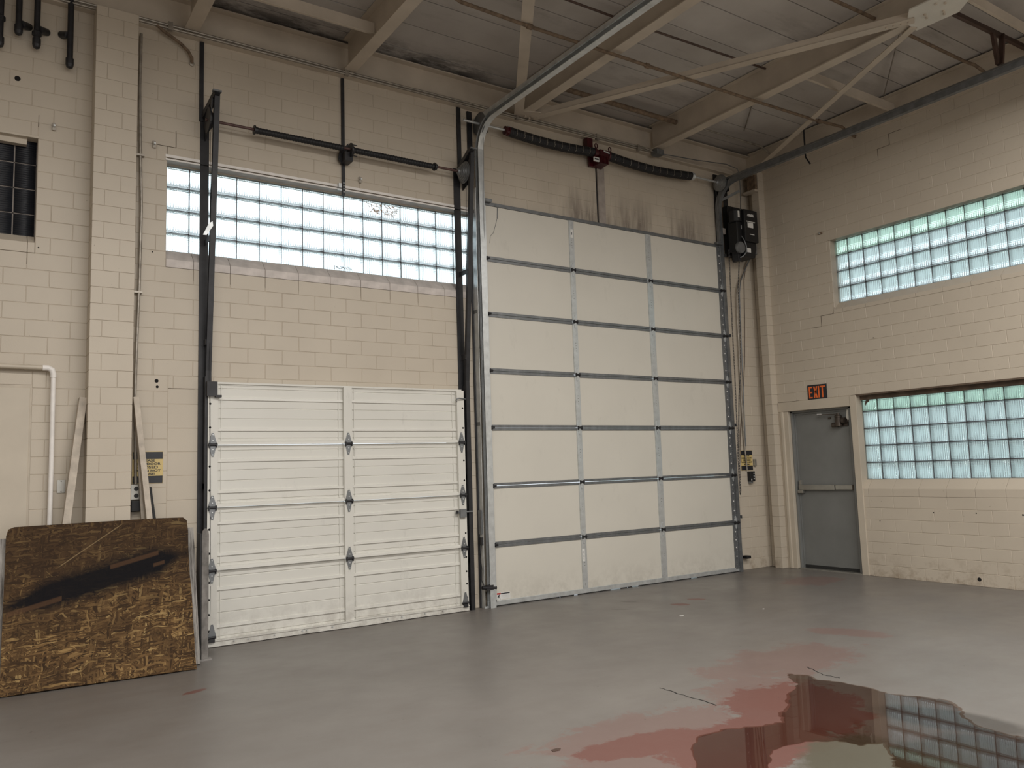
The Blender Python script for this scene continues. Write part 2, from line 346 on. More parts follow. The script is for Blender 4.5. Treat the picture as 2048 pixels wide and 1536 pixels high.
class G:
    def __init__(s): s.v = []; s.f = []; s.mi = []; s.sm = []; s.cur = 0
    def mat(s, i): s.cur = i; return s
    def add(s, vs_, fs, smooth=False):
        b = len(s.v); s.v += [tuple(q) for q in vs_]
        for f in fs: s.f.append([b+i for i in f]); s.mi.append(s.cur); s.sm.append(smooth)
        return s
    def box(s, x0, x1, y0, y1, z0, z1):
        if x0 > x1: x0, x1 = x1, x0
        if y0 > y1: y0, y1 = y1, y0
        if z0 > z1: z0, z1 = z1, z0
        return s.add([(x0, y0, z0), (x1, y0, z0), (x1, y1, z0), (x0, y1, z0), (x0, y0, z1), (x1, y0, z1), (x1, y1, z1), (x0, y1, z1)],
                     [(0, 3, 2, 1), (4, 5, 6, 7), (0, 1, 5, 4), (1, 2, 6, 5), (2, 3, 7, 6), (3, 0, 4, 7)])
    def obox(s, c, ax, ay, az, sx, sy, sz):
        c = Vector(c); ax, ay, az = (Vector(a).normalized() for a in (ax, ay, az)); P = []
        for k in (-1, 1):
            for i, j in ((-1, -1), (1, -1), (1, 1), (-1, 1)): P.append(c + ax*i*sx/2 + ay*j*sy/2 + az*k*sz/2)
        return s.add(P, [(0, 3, 2, 1), (4, 5, 6, 7), (0, 1, 5, 4), (1, 2, 6, 5), (2, 3, 7, 6), (3, 0, 4, 7)])
    def beam(s, p0, p1, w, h, up=(0, 0, 1)):
        p0, p1 = Vector(p0), Vector(p1); d = p1-p0; u = Vector(up)
        ax = d.cross(u).normalized(); az = ax.cross(d).normalized()
        return s.obox((p0+p1)/2, ax, d, az, w, d.length, h)
    def rings(s, rs, closed=False, cap=True, smooth=True):
        n = len(rs[0]); P = [q for r in rs for q in r]; fs = []
        for i in range(len(rs)-(0 if closed else 1)):
            a, b = i*n, ((i+1) % len(rs))*n
            for j in range(n): fs.append((a+j, a+(j+1) % n, b+(j+1) % n, b+j))
        s.add(P, fs, smooth)
        if cap and not closed:
            s.add(rs[0], [tuple(range(n-1, -1, -1))]); s.add(rs[-1], [tuple(range(n))])
        return s
    def tube(s, pts, r, n=10, smooth=True):
        pts = [Vector(p) for p in pts]; rs = []; prev = None
        rr = r if isinstance(r, (list, tuple)) else [r]*len(pts)
        for i, p in enumerate(pts):
            d = (pts[min(i+1, len(pts)-1)] - pts[max(i-1, 0)]).normalized()
            if prev is None:
                a = d.cross(Vector((0, 0, 1)));  a = a if a.length > 0.1 else d.cross(Vector((1, 0, 0)))
            else: a = prev - d*prev.dot(d)
            a.normalize(); prev = a; b = d.cross(a)
            rs.append([p + (a*math.cos(2*math.pi*k/n) + b*math.sin(2*math.pi*k/n))*rr[i] for k in range(n)])
        return s.rings(rs, smooth=smooth)
    def cyl(s, p0, p1, r, n=16, r1=None): return s.tube([p0, p1], [r, r if r1 is None else r1], n)
    def lathe(s, p, ax, prof, n=24):
        """prof: list of (distance along axis, radius)"""
        p = Vector(p); ax = Vector(ax).normalized(); a = ax.cross(Vector((0, 0, 1)))
        if a.length < 0.1: a = ax.cross(Vector((1, 0, 0)))
        a.normalize(); b = ax.cross(a)
        return s.rings([[p + ax*h + (a*math.cos(2*math.pi*k/n)+b*math.sin(2*math.pi*k/n))*max(r, 1e-4) for k in range(n)] for h, r in prof], smooth=False)
    def prism(s, poly, o, u, v, w, d):
        o, u, v, w = Vector(o), Vector(u), Vector(v), Vector(w); n = len(poly)
        a = [o+u*x+v*y for x, y in poly]; b = [q+w*d for q in a]
        s.add(a+b, [tuple(range(n)), tuple(range(2*n-1, n-1, -1))] + [(i, n+i, n+(i+1) % n, (i+1) % n) for i in range(n)])
        return s
    def mesh(s, name, mats, at=(0, 0, 0)):
        me = bpy.data.meshes.new(name); a = Vector(at)
        me.from_pydata([tuple(Vector(q)-a) for q in s.v], [], s.f)
        for m_ in (mats if isinstance(mats, (list, tuple)) else [mats]): me.materials.append(m_)
        me.polygons.foreach_set('material_index', s.mi); me.polygons.foreach_set('use_smooth', s.sm)
        bm = bmesh.new(); bm.from_mesh(me); bmesh.ops.recalc_face_normals(bm, faces=bm.faces); bm.to_mesh(me); bm.free()
        return me
    def make(s, name, mats, parent=None, at=None, bevel=0.0):
        if at is None: at = WL[parent.name] if parent else (0, 0, 0)
        o = link(name, s.mesh(name, mats, at), parent, at)
        if bevel:
            b = o.modifiers.new('bevel', 'BEVEL'); b.width = bevel; b.segments = 2; b.limit_method = 'ANGLE'; b.angle_limit = math.radians(50)
        return o
def bx(name, mat, parent, x0, x1, y0, y1, z0, z1, bevel=0.0, at=None):
    return G().box(x0, x1, y0, y1, z0, z1).make(name, mat, parent, at, bevel)
def arc(c, r, a0, a1, n, fx, fy):
    c = Vector(c); fx, fy = Vector(fx), Vector(fy)
    return [c + fx*math.cos(a0+(a1-a0)*i/n)*r + fy*math.sin(a0+(a1-a0)*i/n)*r for i in range(n+1)]
def text(name, body, size, mat, parent, at, ux, uz, sx=1.0, extrude=0.0012, offset=0.0, align='CENTER'):
    cu = bpy.data.curves.new(name, 'FONT'); cu.body = body; cu.size = size; cu.extrude = extrude; cu.offset = offset
    cu.align_x = align; cu.align_y = 'CENTER'
    tmp = bpy.data.objects.new('tmp_text', cu); C.objects.link(tmp)
    me = bpy.data.meshes.new_from_object(tmp.evaluated_get(bpy.context.evaluated_depsgraph_get()))
    bpy.data.objects.remove(tmp); ux, uz = Vector(ux), Vector(uz); w = ux.cross(uz)
    for v in me.vertices:
        x, y, z = v.co; v.co = ux*x*sx + uz*y + w*z
    me.materials.clear(); me.materials.append(mat)
    return link(name, me, parent, at)

# ------------------------------------------------------------------ walls of painted block
def project(p):
    d = Vector(p) - Vector(CAM); z = d.dot(_F)
    if z < 0.05: return None
    return 1024 + F_PX*d.dot(_R2)/z, 768 - F_PX*d.dot(_U2)/z
def cut(rects, hole):
    out = []; a, b, c, d = hole
    for (x0, x1, z0, z1) in rects:
        if x1 <= a or x0 >= b or z1 <= c or z0 >= d: out.append((x0, x1, z0, z1)); continue
        if x0 < a: out.append((x0, a, z0, z1))
        if x1 > b: out.append((b, x1, z0, z1))
        m0, m1 = max(x0, a), min(x1, b)
        if z0 < c: out.append((m0, m1, z0, c))
        if z1 > d: out.append((m0, m1, d, z1))
    return out
_bm = {}
def block_geo(w, h, ux, nrm, g=None, o=(0, 0, 0), depth=0.03):
    """front pillowed face: chamfered edges standing 4 mm proud of the joints"""
    g = g or G(); ux, n = Vector(ux), Vector(nrm); o = Vector(o); e = 0.0013; c = 0.0028
    def P(s, z, k): return o + ux*s + Vector((0, 0, z)) + n*k
    f = [P(e+c, e+c, 0), P(w-e-c, e+c, 0), P(w-e-c, h-e-c, 0), P(e+c, h-e-c, 0)]
    m_ = [P(e, e, -c), P(w-e, e, -c), P(w-e, h-e, -c), P(e, h-e, -c)]
    b = [P(e, e, -depth), P(w-e, e, -depth), P(w-e, h-e, -depth), P(e, h-e, -depth)]
    g.add(f+m_+b, [(0, 1, 2, 3)] + [(i, (i+1) % 4, 4+(i+1) % 4, 4+i) for i in range(4)] + [(4+i, 4+(i+1) % 4, 8+(i+1) % 4, 8+i) for i in range(4)])
    return g
def fill_blocks(wall, pieces, o, ux, nrm, limit, depth=0.03, hidden=None):
    o, uxv = Vector(o), Vector(ux); rk = []
    for (a, b, c, d) in pieces:
        if b-a < 0.012 or d-c < 0.012: continue
        q = [project(o + uxv*s + Vector((0, 0, z))) for s in (a, b) for z in (c, d)]
        ar = 0
        if all(q):
            u0, u1 = max(0, min(p[0] for p in q)), min(2048, max(p[0] for p in q)); v0, v1 = max(0, min(p[1] for p in q)), min(1536, max(p[1] for p in q))
            ar = max(0, u1-u0)*max(0, v1-v0)
            if hidden and hidden((u0+u1)/2, (v0+v1)/2): ar = 0
        rk.append((-ar, (a, b, c, d)))
    rk.sort(); rest = G(); nr = 0
    for i, (ar, (a, b, c, d)) in enumerate(rk):
        at = o + uxv*a + Vector((0, 0, c))
        at += Vector(nrm)*random.uniform(-0.0008, 0.0006)
        if i < limit and -ar > 60:
            k = (round(b-a, 3), round(d-c, 3), tuple(ux), depth)
            if k not in _bm: _bm[k] = block_geo(b-a, d-c, ux, nrm, depth=depth).mesh('block', M['block'])
            link('block', _bm[k], wall, at)
        else:
            block_geo(b-a, d-c, ux, nrm, rest, at, depth); nr += 1
    if nr:
        r = rest.make('block_field', M['block'], wall); r['kind'] = 'stuff'
def courses(s0, s1, phase, z1, bb=B):
    out = []; c = 0
    while c*H < z1:
        za, zb = c*H, min((c+1)*H, z1); ph = phase(c); n = math.floor((s0-ph)/bb)
        while ph + n*bb < s1:
            a, b = max(s0, ph+n*bb), min(s1, ph+(n+1)*bb)
            if b > a: out.append((a, b, za, zb))
            n += 1
        c += 1
    return out
def slab(wall, rects, fn, mat=None):
    g = G()
    for (a, b, c, d) in rects: fn(g, a, b, c, d)
    g.make('mortar_bed', mat or M['mortar'], wall)

OPEN_W1 = (-0.545, 2.600, 24*H, 4.235); OPEN_D1 = (-0.14, 2.30, 0, 2.235); OPEN_D2 = (2.72, 6.37, 0, 4.305); OPEN_W4 = (-2.05, -1.525, 24*H, 4.215)
wall_back = thing('wall_back', 'cream painted block wall with the two overhead doors', 'wall', (0, 0, 0), kind='structure')
rects = [(-8.2, XR+0.25, -0.05, 5.8)]
for h in (OPEN_W1, OPEN_D1, OPEN_D2, OPEN_W4): rects = cut(rects, (h[0], h[1], h[2]-0.1, h[3]))
slab(wall_back, rects, lambda g, a, b, c, d: g.box(a, b, 0.0034, 0.21, c, d))
PATCH = (-0.515, -0.14, 0, 2.193)
PAN = (-2.6, -1.515, 0, 2.19)
pc = courses(-2.6, XR, lambda c: 0.0 if c % 2 else B/2, ZT+0.03)
for h in (OPEN_W1, OPEN_D1, OPEN_D2, OPEN_W4, PATCH, PAN): pc = cut(pc, h)
z = 2.193
for k, zz in enumerate((2.06, 1.852, 1.65, 1.448, 1.243, 1.04, 0.835, 0.63, 0.42, 0.21, 0.0)):
    pc.append((PATCH[0], PATCH[1], zz, z)); z = zz
def hid_back(u, v):
    return (u < 395 and v > 1070) or (v > 1536)
fill_blocks(wall_back, pc, (0, 0, 0), (1, 0, 0), (0, -1, 0), 299, hidden=hid_back)
bx('painted_panel', M['beige'], wall_back, -2.6, -1.525, 0.0, 0.02, 0.0, 2.17, 0.004)
# old anchor holes in the blocks
for x, z, r in ((-1.681, 4.673, 0.022), (-0.606, 2.255, 0.016), (-0.60, 2.205, 0.012), (1.15, 4.70, 0.006), (-1.50, 3.30, 0.006), (-0.79, 1.27, 0.005), (-0.655, 3.37, 0.006)):
    G().lathe((x, -0.0012, z), (0, 1, 0), [(0, r), (0.002, r*0.9)], 10).make('anchor_hole', M['hole'], wall_back)

wall_right = thing('wall_right', 'cream painted block wall with the exit door and glass block windows', 'wall', (XR, 0, 0), kind='structure')
OPEN_W2 = (1.225, 7.08, 24*H, 4.205); OPEN_W3 = (1.43, 7.29, 7*H, 2.19); CASE = (0.262, 1.43, 0, 2.19); OPEN_D3 = (0.41, 1.345, -0.05, 2.06)
rects = [(-0.0, 15.2, -0.05, 5.8)]
for h in (OPEN_W2, OPEN_W3, OPEN_D3): rects = cut(rects, (h[0], h[1], h[2], h[3]))
slab(wall_right, rects, lambda g, a, b, c, d: g.box(XR+0.0034, XR+0.21, -b, -a, c, d))
pc = courses(0.0, 5.6, lambda c: 1.65257 + (0.0 if c % 2 else B/2), ZT+0.05)
for h in (OPEN_W2, OPEN_W3, CASE): pc = cut(pc, h)
fill_blocks(wall_right, pc, (XR, 0, 0), (0, -1, 0), (-1, 0, 0), 299)
for s, z, r in ((1.62, 0.66, 0.006), (2.28, 0.775, 0.007), (2.75, 0.78, 0.007), (3.22, 0.775, 0.010), (2.72, 0.075, 0.022), (1.36, 4.05, 0.006), (1.72, 2.86, 0.006)):
    G().lathe((XR-0.0012, -s, z), (1, 0, 0), [(0, r), (0.002, r*0.9)], 10).make('anchor_hole', M['hole'], wall_right)

def cracks(wall, fn, lines):
    rnd = random.Random(4)
    for ln in lines:
        g = G()
        for (a, b), (c, d) in zip(ln, ln[1:]):
            p, q = fn(a, b), fn(c, d); g.beam(p, q, 0.004, 0.0015, (0, 0, 1) if abs(p[2]-q[2]) < 0.03 else (0.3, 0.3, 0))
        g.make('wall_crack', M['shadowgap'], wall)
M['shadowgap'] = plain('open_crack', (0.10, 0.075, 0.055), 0.8)  # brown colour of the open wall cracks
cracks(wall_right, lambda a, b: Vector((XR-0.0012, a, b)), [[(-1.222, 3.33), (-1.21, 3.251), (-1.022, 3.251), (-1.022, 3.116), (-0.864, 3.116)], [(-1.968, 5.06), (-1.968, 5.148), (-2.126, 5.148), (-2.126, 5.283), (-2.283, 5.283)], [(-0.262, 2.19), (-0.34, 2.193), (-0.60, 2.193)]])
cracks(wall_back, lambda a, b: Vector((a, -0.0012, b)), [[(-0.475, 4.49), (-0.473, 4.335), (-0.63, 4.335)], [(-0.548, 4.335), (-0.548, 4.265)], [(-1.525, 4.30), (-1.525, 4.40)], [(-0.515, 2.195), (-0.30, 2.195)], [(-0.645, 2.44), (-0.645, 2.31)]])

# the rest of the hall, out of view
wall_left = bx('wall_left', M['beige'], None, -8.3, -8.1, -15.2, 0.2, 0, 5.8); tag(wall_left, 'plain cream wall closing the far side of the hall', 'wall', None, 'structure')
wall_rear = bx('wall_rear', M['beige'], None, -8.2, XR+0.2, -15.2, -15.0, 0, 5.8); tag(wall_rear, 'plain cream wall behind the viewpoint', 'wall', None, 'structure')
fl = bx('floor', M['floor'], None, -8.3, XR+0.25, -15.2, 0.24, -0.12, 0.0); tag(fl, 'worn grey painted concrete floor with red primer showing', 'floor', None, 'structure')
gr = bx('ground', M['asphalt'], None, -40, 40, -40, 40, -0.30, -0.14); tag(gr, 'ground outside the hall', 'ground', None, 'structure')
nb = bx('exterior_facade', M['facade'], None, 12.5, 13.0, -22, 10, -0.14, 6.2); tag(nb, 'pale green facade across the yard seen through the glass blocks', 'wall', None, 'structure')  # unseen panel added to block sky and colour the right-hand windows

# ------------------------------------------------------------------ pilasters
def pier(name, label, x0, x1, yf, z1, phA, phB, at):
    t = thing(name, label, 'pilaster', at, kind='structure')
    w = x1-x0; c = 0
    bx('core', M['mortar'], t, x0+0.004, x1-0.004, yf+0.004, 0.02, 0, z1)
    while c*H < z1:
        za, zb = c*H, min((c+1)*H, z1); f = phA if c % 2 else phB
        for a, b in ((0, f), (f, 1)):
            e = 0.0016
            g = G().box(x0+w*a+(e if a else 0), x0+w*b-(e if b < 1 else 0), yf, 0.01, za+e, zb-e)
            g.make('block', M['block'], t, (x0+w*a, yf, za), 0.0022)
        c += 1
    return t
pier('trim_1', 'tall cream block pilaster standing beside the two ribbed door jamb boards', -1.143, -0.822, -0.20, 5.37, 0.27, 0.64, (-0.98, -0.2, 0))
t = thing('trim_2', 'narrow cream pilaster in the corner beside the exit door', 'pilaster', (7.11, -0.2, 0), kind='structure')
c = 0
while c*H < 5.30:
    G().box(7.052, XR+0.01, -0.262, -0.145, c*H+0.0016, (c+1)*H-0.0016).make('block', M['block'], t, (7.052, -0.262, c*H), 0.0022); c += 1
bx('core', M['mortar'], t, 7.056, XR, -0.258, -0.149, 0, 5.36)

# ------------------------------------------------------------------ glass block windows
def glass_mesh(w, h, d, ux, nrm, mat):
    g = G(); ux, n = Vector(ux), Vector(nrm); NR = 11; K = NR*6; A = 0.0034
    P = lambda s, z, k: ux*s + Vector((0, 0, z)) - n*k
    wav = lambda q: A*(0.5-0.5*math.cos(2*math.pi*q*NR)) if 0.04 < q < 0.96 else 0.0
    fr = [P(s, h*i/K, wav(i/K)) for i in range(K+1) for s in (0, w)]
    bk = [P(w*i/K, z, d-wav(i/K)) for i in range(K+1) for z in (0, h)]
    nf = len(fr); f = []
    for i in range(K): f.append((2*i, 2*i+1, 2*i+3, 2*i+2)); f.append((nf+2*i, nf+2*i+1, nf+2*i+3, nf+2*i+2))
    f.append([2*i for i in range(K+1)] + [nf+1, nf]); f.append([2*i+1 for i in range(K+1)] + [nf+2*K+1, nf+2*K])
    f.append([0, 1] + [nf+2*i for i in range(K, -1, -1)]); f.append([2*K, 2*K+1] + [nf+2*i+1 for i in range(K, -1, -1)])
    g.add(fr+bk, f)
    me = g.mesh('glass_block', mat)
    sm = [False]*len(me.polygons)
    for i in range(2*K): sm[i] = True
    me.polygons.foreach_set('use_smooth', sm)
    return me
def gwindow(name, label, o, ux, nrm, s0, ncol, z0, nrow, mats, lastcol=None, depth=0.1, grid=None):
    o, uxv, n = Vector(o), Vector(ux), Vector(nrm)
    w = thing(name, label, 'window', o + uxv*s0 + Vector((0, 0, z0)), kind='structure')
    gm = {}; wid = lambda i: (lastcol if (lastcol and i == ncol-1) else GL)
    for i in range(ncol):
        for j in range(nrow):
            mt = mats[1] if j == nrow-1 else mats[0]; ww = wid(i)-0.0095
            k = (round(ww, 4), mt.name)
            if k not in gm: gm[k] = glass_mesh(ww, GL-0.0095, 0.075, ux, nrm, mt)
            link('glass_block', gm[k], w, o + uxv*(s0+i*GL+0.00475) + Vector((0, 0, z0+j*GL+0.00475)) - n*(depth+random.uniform(0, 0.004)))
    g = G(); tot = sum(wid(i) for i in range(ncol))
    def bar(a, b, c, d):
        p = [o + uxv*s + Vector((0, 0, zz)) - n*(depth+k) for k in (0.012, 0.078) for s, zz in ((a, c), (b, c), (b, d), (a, d))]
        g.add(p, [(0, 1, 2, 3), (4, 5, 6, 7), (0, 1, 5, 4), (1, 2, 6, 5), (2, 3, 7, 6), (3, 0, 4, 7)])
    for i in range(ncol+1):
        s = s0 + (tot if i == ncol else i*GL); bar(s-0.005, s+0.005, z0, z0+nrow*GL)
    for j in range(nrow+1): bar(s0, s0+tot, z0+j*GL-0.0045, z0+j*GL+0.0045)
    g.make('mortar_grid', grid or M['gmortar'], w)
    return w
def sill(win, o, ux, nrm, s0, s1, zb, zn, zt, ph, depth=0.104, mat=None):
    o, uxv, n = Vector(o), Vector(ux), Vector(nrm); k = math.floor((s0-ph)/B)
    while ph+k*B < s1:
        a, b = max(s0, ph+k*B), min(s1, ph+(k+1)*B)
        if b-a > 0.01:
            G().prism([(0.0, zb+0.0015), (0.0, zn), (-depth, zt), (-depth-0.08, zt), (-depth-0.08, zb+0.0015)], o+uxv*(a+0.0015), n, (0, 0, 1), uxv, b-a-0.003).make('sill_block', mat or M['block'], win, o+uxv*a+Vector((0, 0, zb)), 0.002)
        k += 1
BK = dict(o=(0, 0, 0), ux=(1, 0, 0), nrm=(0, -1, 0)); RT = dict(o=(XR, 0, 0), ux=(0, -1, 0), nrm=(-1, 0, 0))
w1 = gwindow('window_1', 'bright overexposed glass block window above the ribbed door', s0=-0.545, ncol=15, z0=3.381, nrow=4, mats=(M['glass'], M['glass']), **BK)
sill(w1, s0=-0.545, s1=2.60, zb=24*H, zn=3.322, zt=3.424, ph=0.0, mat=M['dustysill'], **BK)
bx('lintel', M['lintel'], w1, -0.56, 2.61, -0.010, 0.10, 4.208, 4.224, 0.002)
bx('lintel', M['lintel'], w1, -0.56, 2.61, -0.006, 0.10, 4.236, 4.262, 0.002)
bx('soffit', M['beige'], w1, -0.545, 2.60, 0.10, 0.2, 4.20, 4.24)
# orange scribble and dark marks painted on the glass
g = G(); random.seed(3)
for i in range(70):
    x = random.uniform(1.40, 1.72); z = 4.115+random.uniform(-0.05, 0.045)
    a = random.uniform(0, 3.14); L = random.uniform(0.015, 0.035)
    g.beam((x-math.cos(a)*L, 0.096, z-math.sin(a)*L*0.6), (x+math.cos(a)*L, 0.096, z+math.sin(a)*L*0.6), 0.002, 0.0075, (0, -1, 0))
g.make('orange_marks', M['nest'], w1)
g = G()
for i in range(9):
    x = 1.03+i*0.021
    for k in range(3):
        a = random.uniform(0, 3.14); L = random.uniform(0.006, 0.014); z = 3.452+random.uniform(-0.012, 0.012)
        g.beam((x-math.cos(a)*L, 0.096, z-math.sin(a)*L), (x+math.cos(a)*L, 0.096, z+math.sin(a)*L), 0.002, 0.006, (0, -1, 0))
g.make('dark_marks', M['signblack'], w1)
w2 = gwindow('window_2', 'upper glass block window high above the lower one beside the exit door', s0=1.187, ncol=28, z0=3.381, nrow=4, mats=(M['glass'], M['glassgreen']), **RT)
sill(w2, s0=1.225, s1=7.08, zb=24*H, zn=3.30, zt=3.395, ph=1.65257, **RT)
bx('lintel', M['beige'], w2, XR-0.008, XR+0.10, -7.09, -1.215, 4.199, 4.216, 0.002)
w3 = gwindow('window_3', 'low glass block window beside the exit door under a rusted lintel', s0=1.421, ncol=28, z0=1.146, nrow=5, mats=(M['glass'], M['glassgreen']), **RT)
sill(w3, s0=1.43, s1=7.29, zb=7*H, zn=1.038, zt=1.153, ph=1.65257+B/2, **RT)
bx('lintel', M['rust_lintel'], w3, XR-0.010, XR+0.2, -7.30, -1.42, 2.176, 2.196, 0.002)
bx('soffit', M['rust_lintel'], w3, XR+0.07, XR+0.2, -7.29, -1.43, 2.125, 2.18)
G().prism([(0, 0), (0.012, 0.03), (0.05, 0.05), (0.05, 0.085), (0.0, 0.06), (-0.012, 0.02)], (XR+0.095, -1.49, 2.055), (0, -1, 0), (0, 0, 1), (1, 0, 0), 0.005).make('hanging_scrap', M['rust_lintel'], w3)
w4 = gwindow('window_4', 'blacked out glass block window beside the black wall pipes', s0=-1.68-GL, ncol=2, z0=3.381, nrow=4, mats=(M['darkglass'], M['darkglass']), lastcol=0.155, grid=M['woodgrey'], **BK)
g = w4
bx('backing', M['hole'], w4, -2.06, -1.51, 0.19, 0.205, 3.2, 4.25)
sill(w4, s0=-2.05, s1=-1.525, zb=24*H, zn=3.335, zt=3.41, ph=0.0, **BK)
bx('lintel', M['beige'], w4, -2.06, -1.52, -0.006, 0.10, 4.201, 4.22, 0.002)
bx('lintel', M['beige'], w4, -2.06, -1.60, 0.04, 0.10, 4.15, 4.205, 0.002)

# ------------------------------------------------------------------ ceiling and steel
cg = thing('ceiling', 'dusty grey cement board ceiling between beige steel girders', 'ceiling', (0, 0, 5.75), kind='structure')
GX = [-0.37, 1.13, 3.21, 5.28]
G().box(-8.3, XR+0.25, -15.2, 0.24, 5.80, 5.9).make('roof_deck', M['ceiling'], cg)
bays = [(-2.6, -0.37), (-0.37, 1.13), (1.13, 3.21), (3.21, 5.28), (5.28, XR+0.1)]
_pl = {}
for (a, b) in bays:
    ys = [0.05, -0.207] + [-0.207-0.4385*k for k in range(1, 13)]
    for y1, y0 in zip(ys, ys[1:]):
        k = (round(b-a, 3), round(y1-y0, 3))
        if k not in _pl:
            _pl[k] = G().box(0.003, b-a-0.003, -(y1-y0)+0.006, -0.006, 0, 0.05).mesh('ceiling_board', M['ceiling'])
        link('ceiling_board', _pl[k], cg, (a, y1, 5.75+random.uniform(0, 0.003)))
G().box(-8.2, XR, -15.1, -5.48, 5.75, 5.80).box(-8.2, -2.6, -5.48, 0.05, 5.75, 5.80).make('ceiling_board', M['ceiling'], cg)

def girder(label, x, y0, y1, zb=5.42, zt=5.748, fw=0.125):
    t = thing('steel_girder', label, 'girder', (x, y1, zb), 'roof girders running away from the door wall')
    bx('bottom_flange', M['steelpaint'], t, x-fw/2, x+fw/2, y0, y1, zb, zb+0.014, 0.002)
    bx('web', M['steelpaint'], t, x-0.006, x+0.006, y0, y1, zb+0.014, zt-0.016)
    bx('top_flange', M['steelpaint'], t, x-fw/2, x+fw/2, y0, y1, zt-0.016, zt-0.002, 0.002)
    return t
girder('beige roof girder nearest the cream pilaster with the leaning boards', GX[0], -14.8, -0.075)
girder('beige roof girder above the black centre post of the ribbed door shaft', GX[1], -14.8, -0.075)
girder('beige roof girder passing over the galvanised door track bend', GX[2], -14.8, -0.075)
girder('beige roof girder carrying the white bolted gusset plate', GX[3], -14.8, -0.075)
def spandrel(label, along_x):
    t = thing('spandrel_beam', label, 'beam', (3, -0.03, 5.36) if along_x else (XR, -4, 5.40), None, 'structure')
    if along_x:
        bx('web', M['steelpaint'], t, -8.1, XR, 0.0, 0.014, 5.36, 5.745)
        bx('bottom_flange', M['steelpaint'], t, -8.1, XR, -0.072, 0.01, 5.375, 5.389, 0.002)
        bx('top_flange', M['steelpaint'], t, -8.1, XR, -0.072, 0.01, 5.700, 5.714, 0.002)
    else:
        bx('web', M['steelpaint'], t, XR-0.012, XR+0.002, -14.9, 0, 5.40, 5.745)
        bx('bottom_flange', M['steelpaint'], t, XR-0.075, XR, -14.9, -0.08, 5.415, 5.429, 0.002)
        bx('top_flange', M['steelpaint'], t, XR-0.075, XR, -14.9, -0.08, 5.715, 5.729, 0.002)
    return t
spandrel('beige steel beam running along the top of the door wall', True)
spandrel('beige steel beam running along the top of the exit door wall', False)

def angle_brace(name, label, p0, p1, w=0.075, h=0.075, th=0.009, cat='brace', group=None, mat=None, flip=1):
    p0, p1 = Vector(p0), Vector(p1); d = (p1-p0).normalized(); s = d.cross(Vector((0, 0, 1))).normalized()*flip
    t = thing(name, label, cat, p0, group); mt = mat or M['steelpaint']
    G().beam(p0, p1, w, th).make('flange', mt, t)
    o = s*(w/2-th/2); G().beam(p0+o+Vector((0, 0, h/2)), p1+o+Vector((0, 0, h/2)), th, h).make('upstand', mt, t)
    return t
BG = 'wind braces under the roof girders'
b1 = angle_brace('roof_brace', 'long beige angle brace running from the tall door wall to the white gusset plate', (3.33, -0.15, 5.40), (5.19, -3.60, 5.40), 0.10, 0.06, group=BG, flip=1)
b2 = angle_brace('roof_brace', 'long beige angle brace running from the room corner to the white gusset plate', (7.06, -0.12, 5.40), (5.31, -3.52, 5.40), 0.075, 0.05, group=BG, flip=-1)
b3 = angle_brace('roof_brace', 'beige angle brace rising over the galvanised track towards the viewer', (3.14, -0.14, 5.405), (1.22, -3.22, 5.405), 0.105, 0.06, group=BG, flip=-1)
t = thing('gusset_plate', 'white gusset plate with bolts under the roof girder where two braces meet', 'plate', (5.22, -3.75, 5.405))
G().prism([(5.00, -3.66), (5.20, -3.52), (5.40, -3.50), (5.43, -3.88), (5.25, -4.1), (5.02, -4.0)], (0, 0, 5.406), (1, 0, 0), (0, 1, 0), (0, 0, 1), 0.012).make('plate', M['white'], t)
for x, y in ((5.19, -3.70), (5.25, -3.68), (5.28, -3.82), (5.33, -3.80), (5.16, -3.9), (5.10, -3.85)):
    G().cyl((x, y, 5.392), (x, y, 5.41), 0.013, 6).make('bolt', M['steelpaint'], t)
for k in range(4):
    p = Vector((5.19, -3.60, 5.40)).lerp(Vector((3.33, -0.15, 5.40)), 0.012+0.016*k)
    G().cyl((p.x, p.y, 5.385), (p.x, p.y, 5.40), 0.012, 6).make('bolt', M['steelpaint'], b1)
t = thing('gusset_plate', 'small beige gusset plate with bolts at the head of the door wall', 'plate', (3.28, -0.12, 5.41))
G().prism([(3.12, -0.03), (3.42, -0.03), (3.40, -0.30), (3.22, -0.26), (3.10, -0.2)], (0, 0, 5.408), (1, 0, 0), (0, 1, 0), (0, 0, 1), 0.010).make('plate', M['steelpaint'], t)
for x, y in ((3.17, -0.08), (3.23, -0.14), (3.30, -0.12), (3.36, -0.2)): G().cyl((x, y, 5.392), (x, y, 5.41), 0.013, 6).make('bolt', M['steelpaint'], t)

def strut(label, x0, x1, y, z=5.50):
    t = thing('roof_strut', label, 'strut', (x0, y, z), 'short channel struts between roof girders')
    bx('web', M['steelpaint'], t, x0, x1, y-0.004, y+0.004, z, z+0.11)
    bx('bottom_flange', M['steelpaint'], t, x0, x1, y-0.024, y+0.004, z-0.010, z)
    return t
strut('beige channel strut ending at the girder above the ribbed door', GX[0]+0.01, GX[1]-0.01, -0.72)
strut('beige channel strut ending at the exit door wall beam', GX[3]+0.01, XR-0.02, -2.235)
strut('beige channel strut beyond the brown hanger frame', GX[3]+0.01, XR-0.02, -3.94)
t = thing('track_hanger', 'dark brown angle iron hanger frame holding up the horizontal door track', 'hanger', (6.45, -3.68, 5.16))
G().beam((5.29, -3.66, 5.60), (7.15, -3.72, 5.60), 0.035, 0.045).make('top_bar', M['brown'], t)
G().beam((6.45, -3.70, 5.60), (6.45, -3.72, 5.245), 0.03, 0.055, (1, 0, 0)).make('hanger_leg', M['brown'], t)
G().beam((6.60, -3.72, 5.60), (6.475, -3.735, 5.245), 0.03, 0.05, (0, 1, 0)).make('hanger_leg', M['brown'], t)
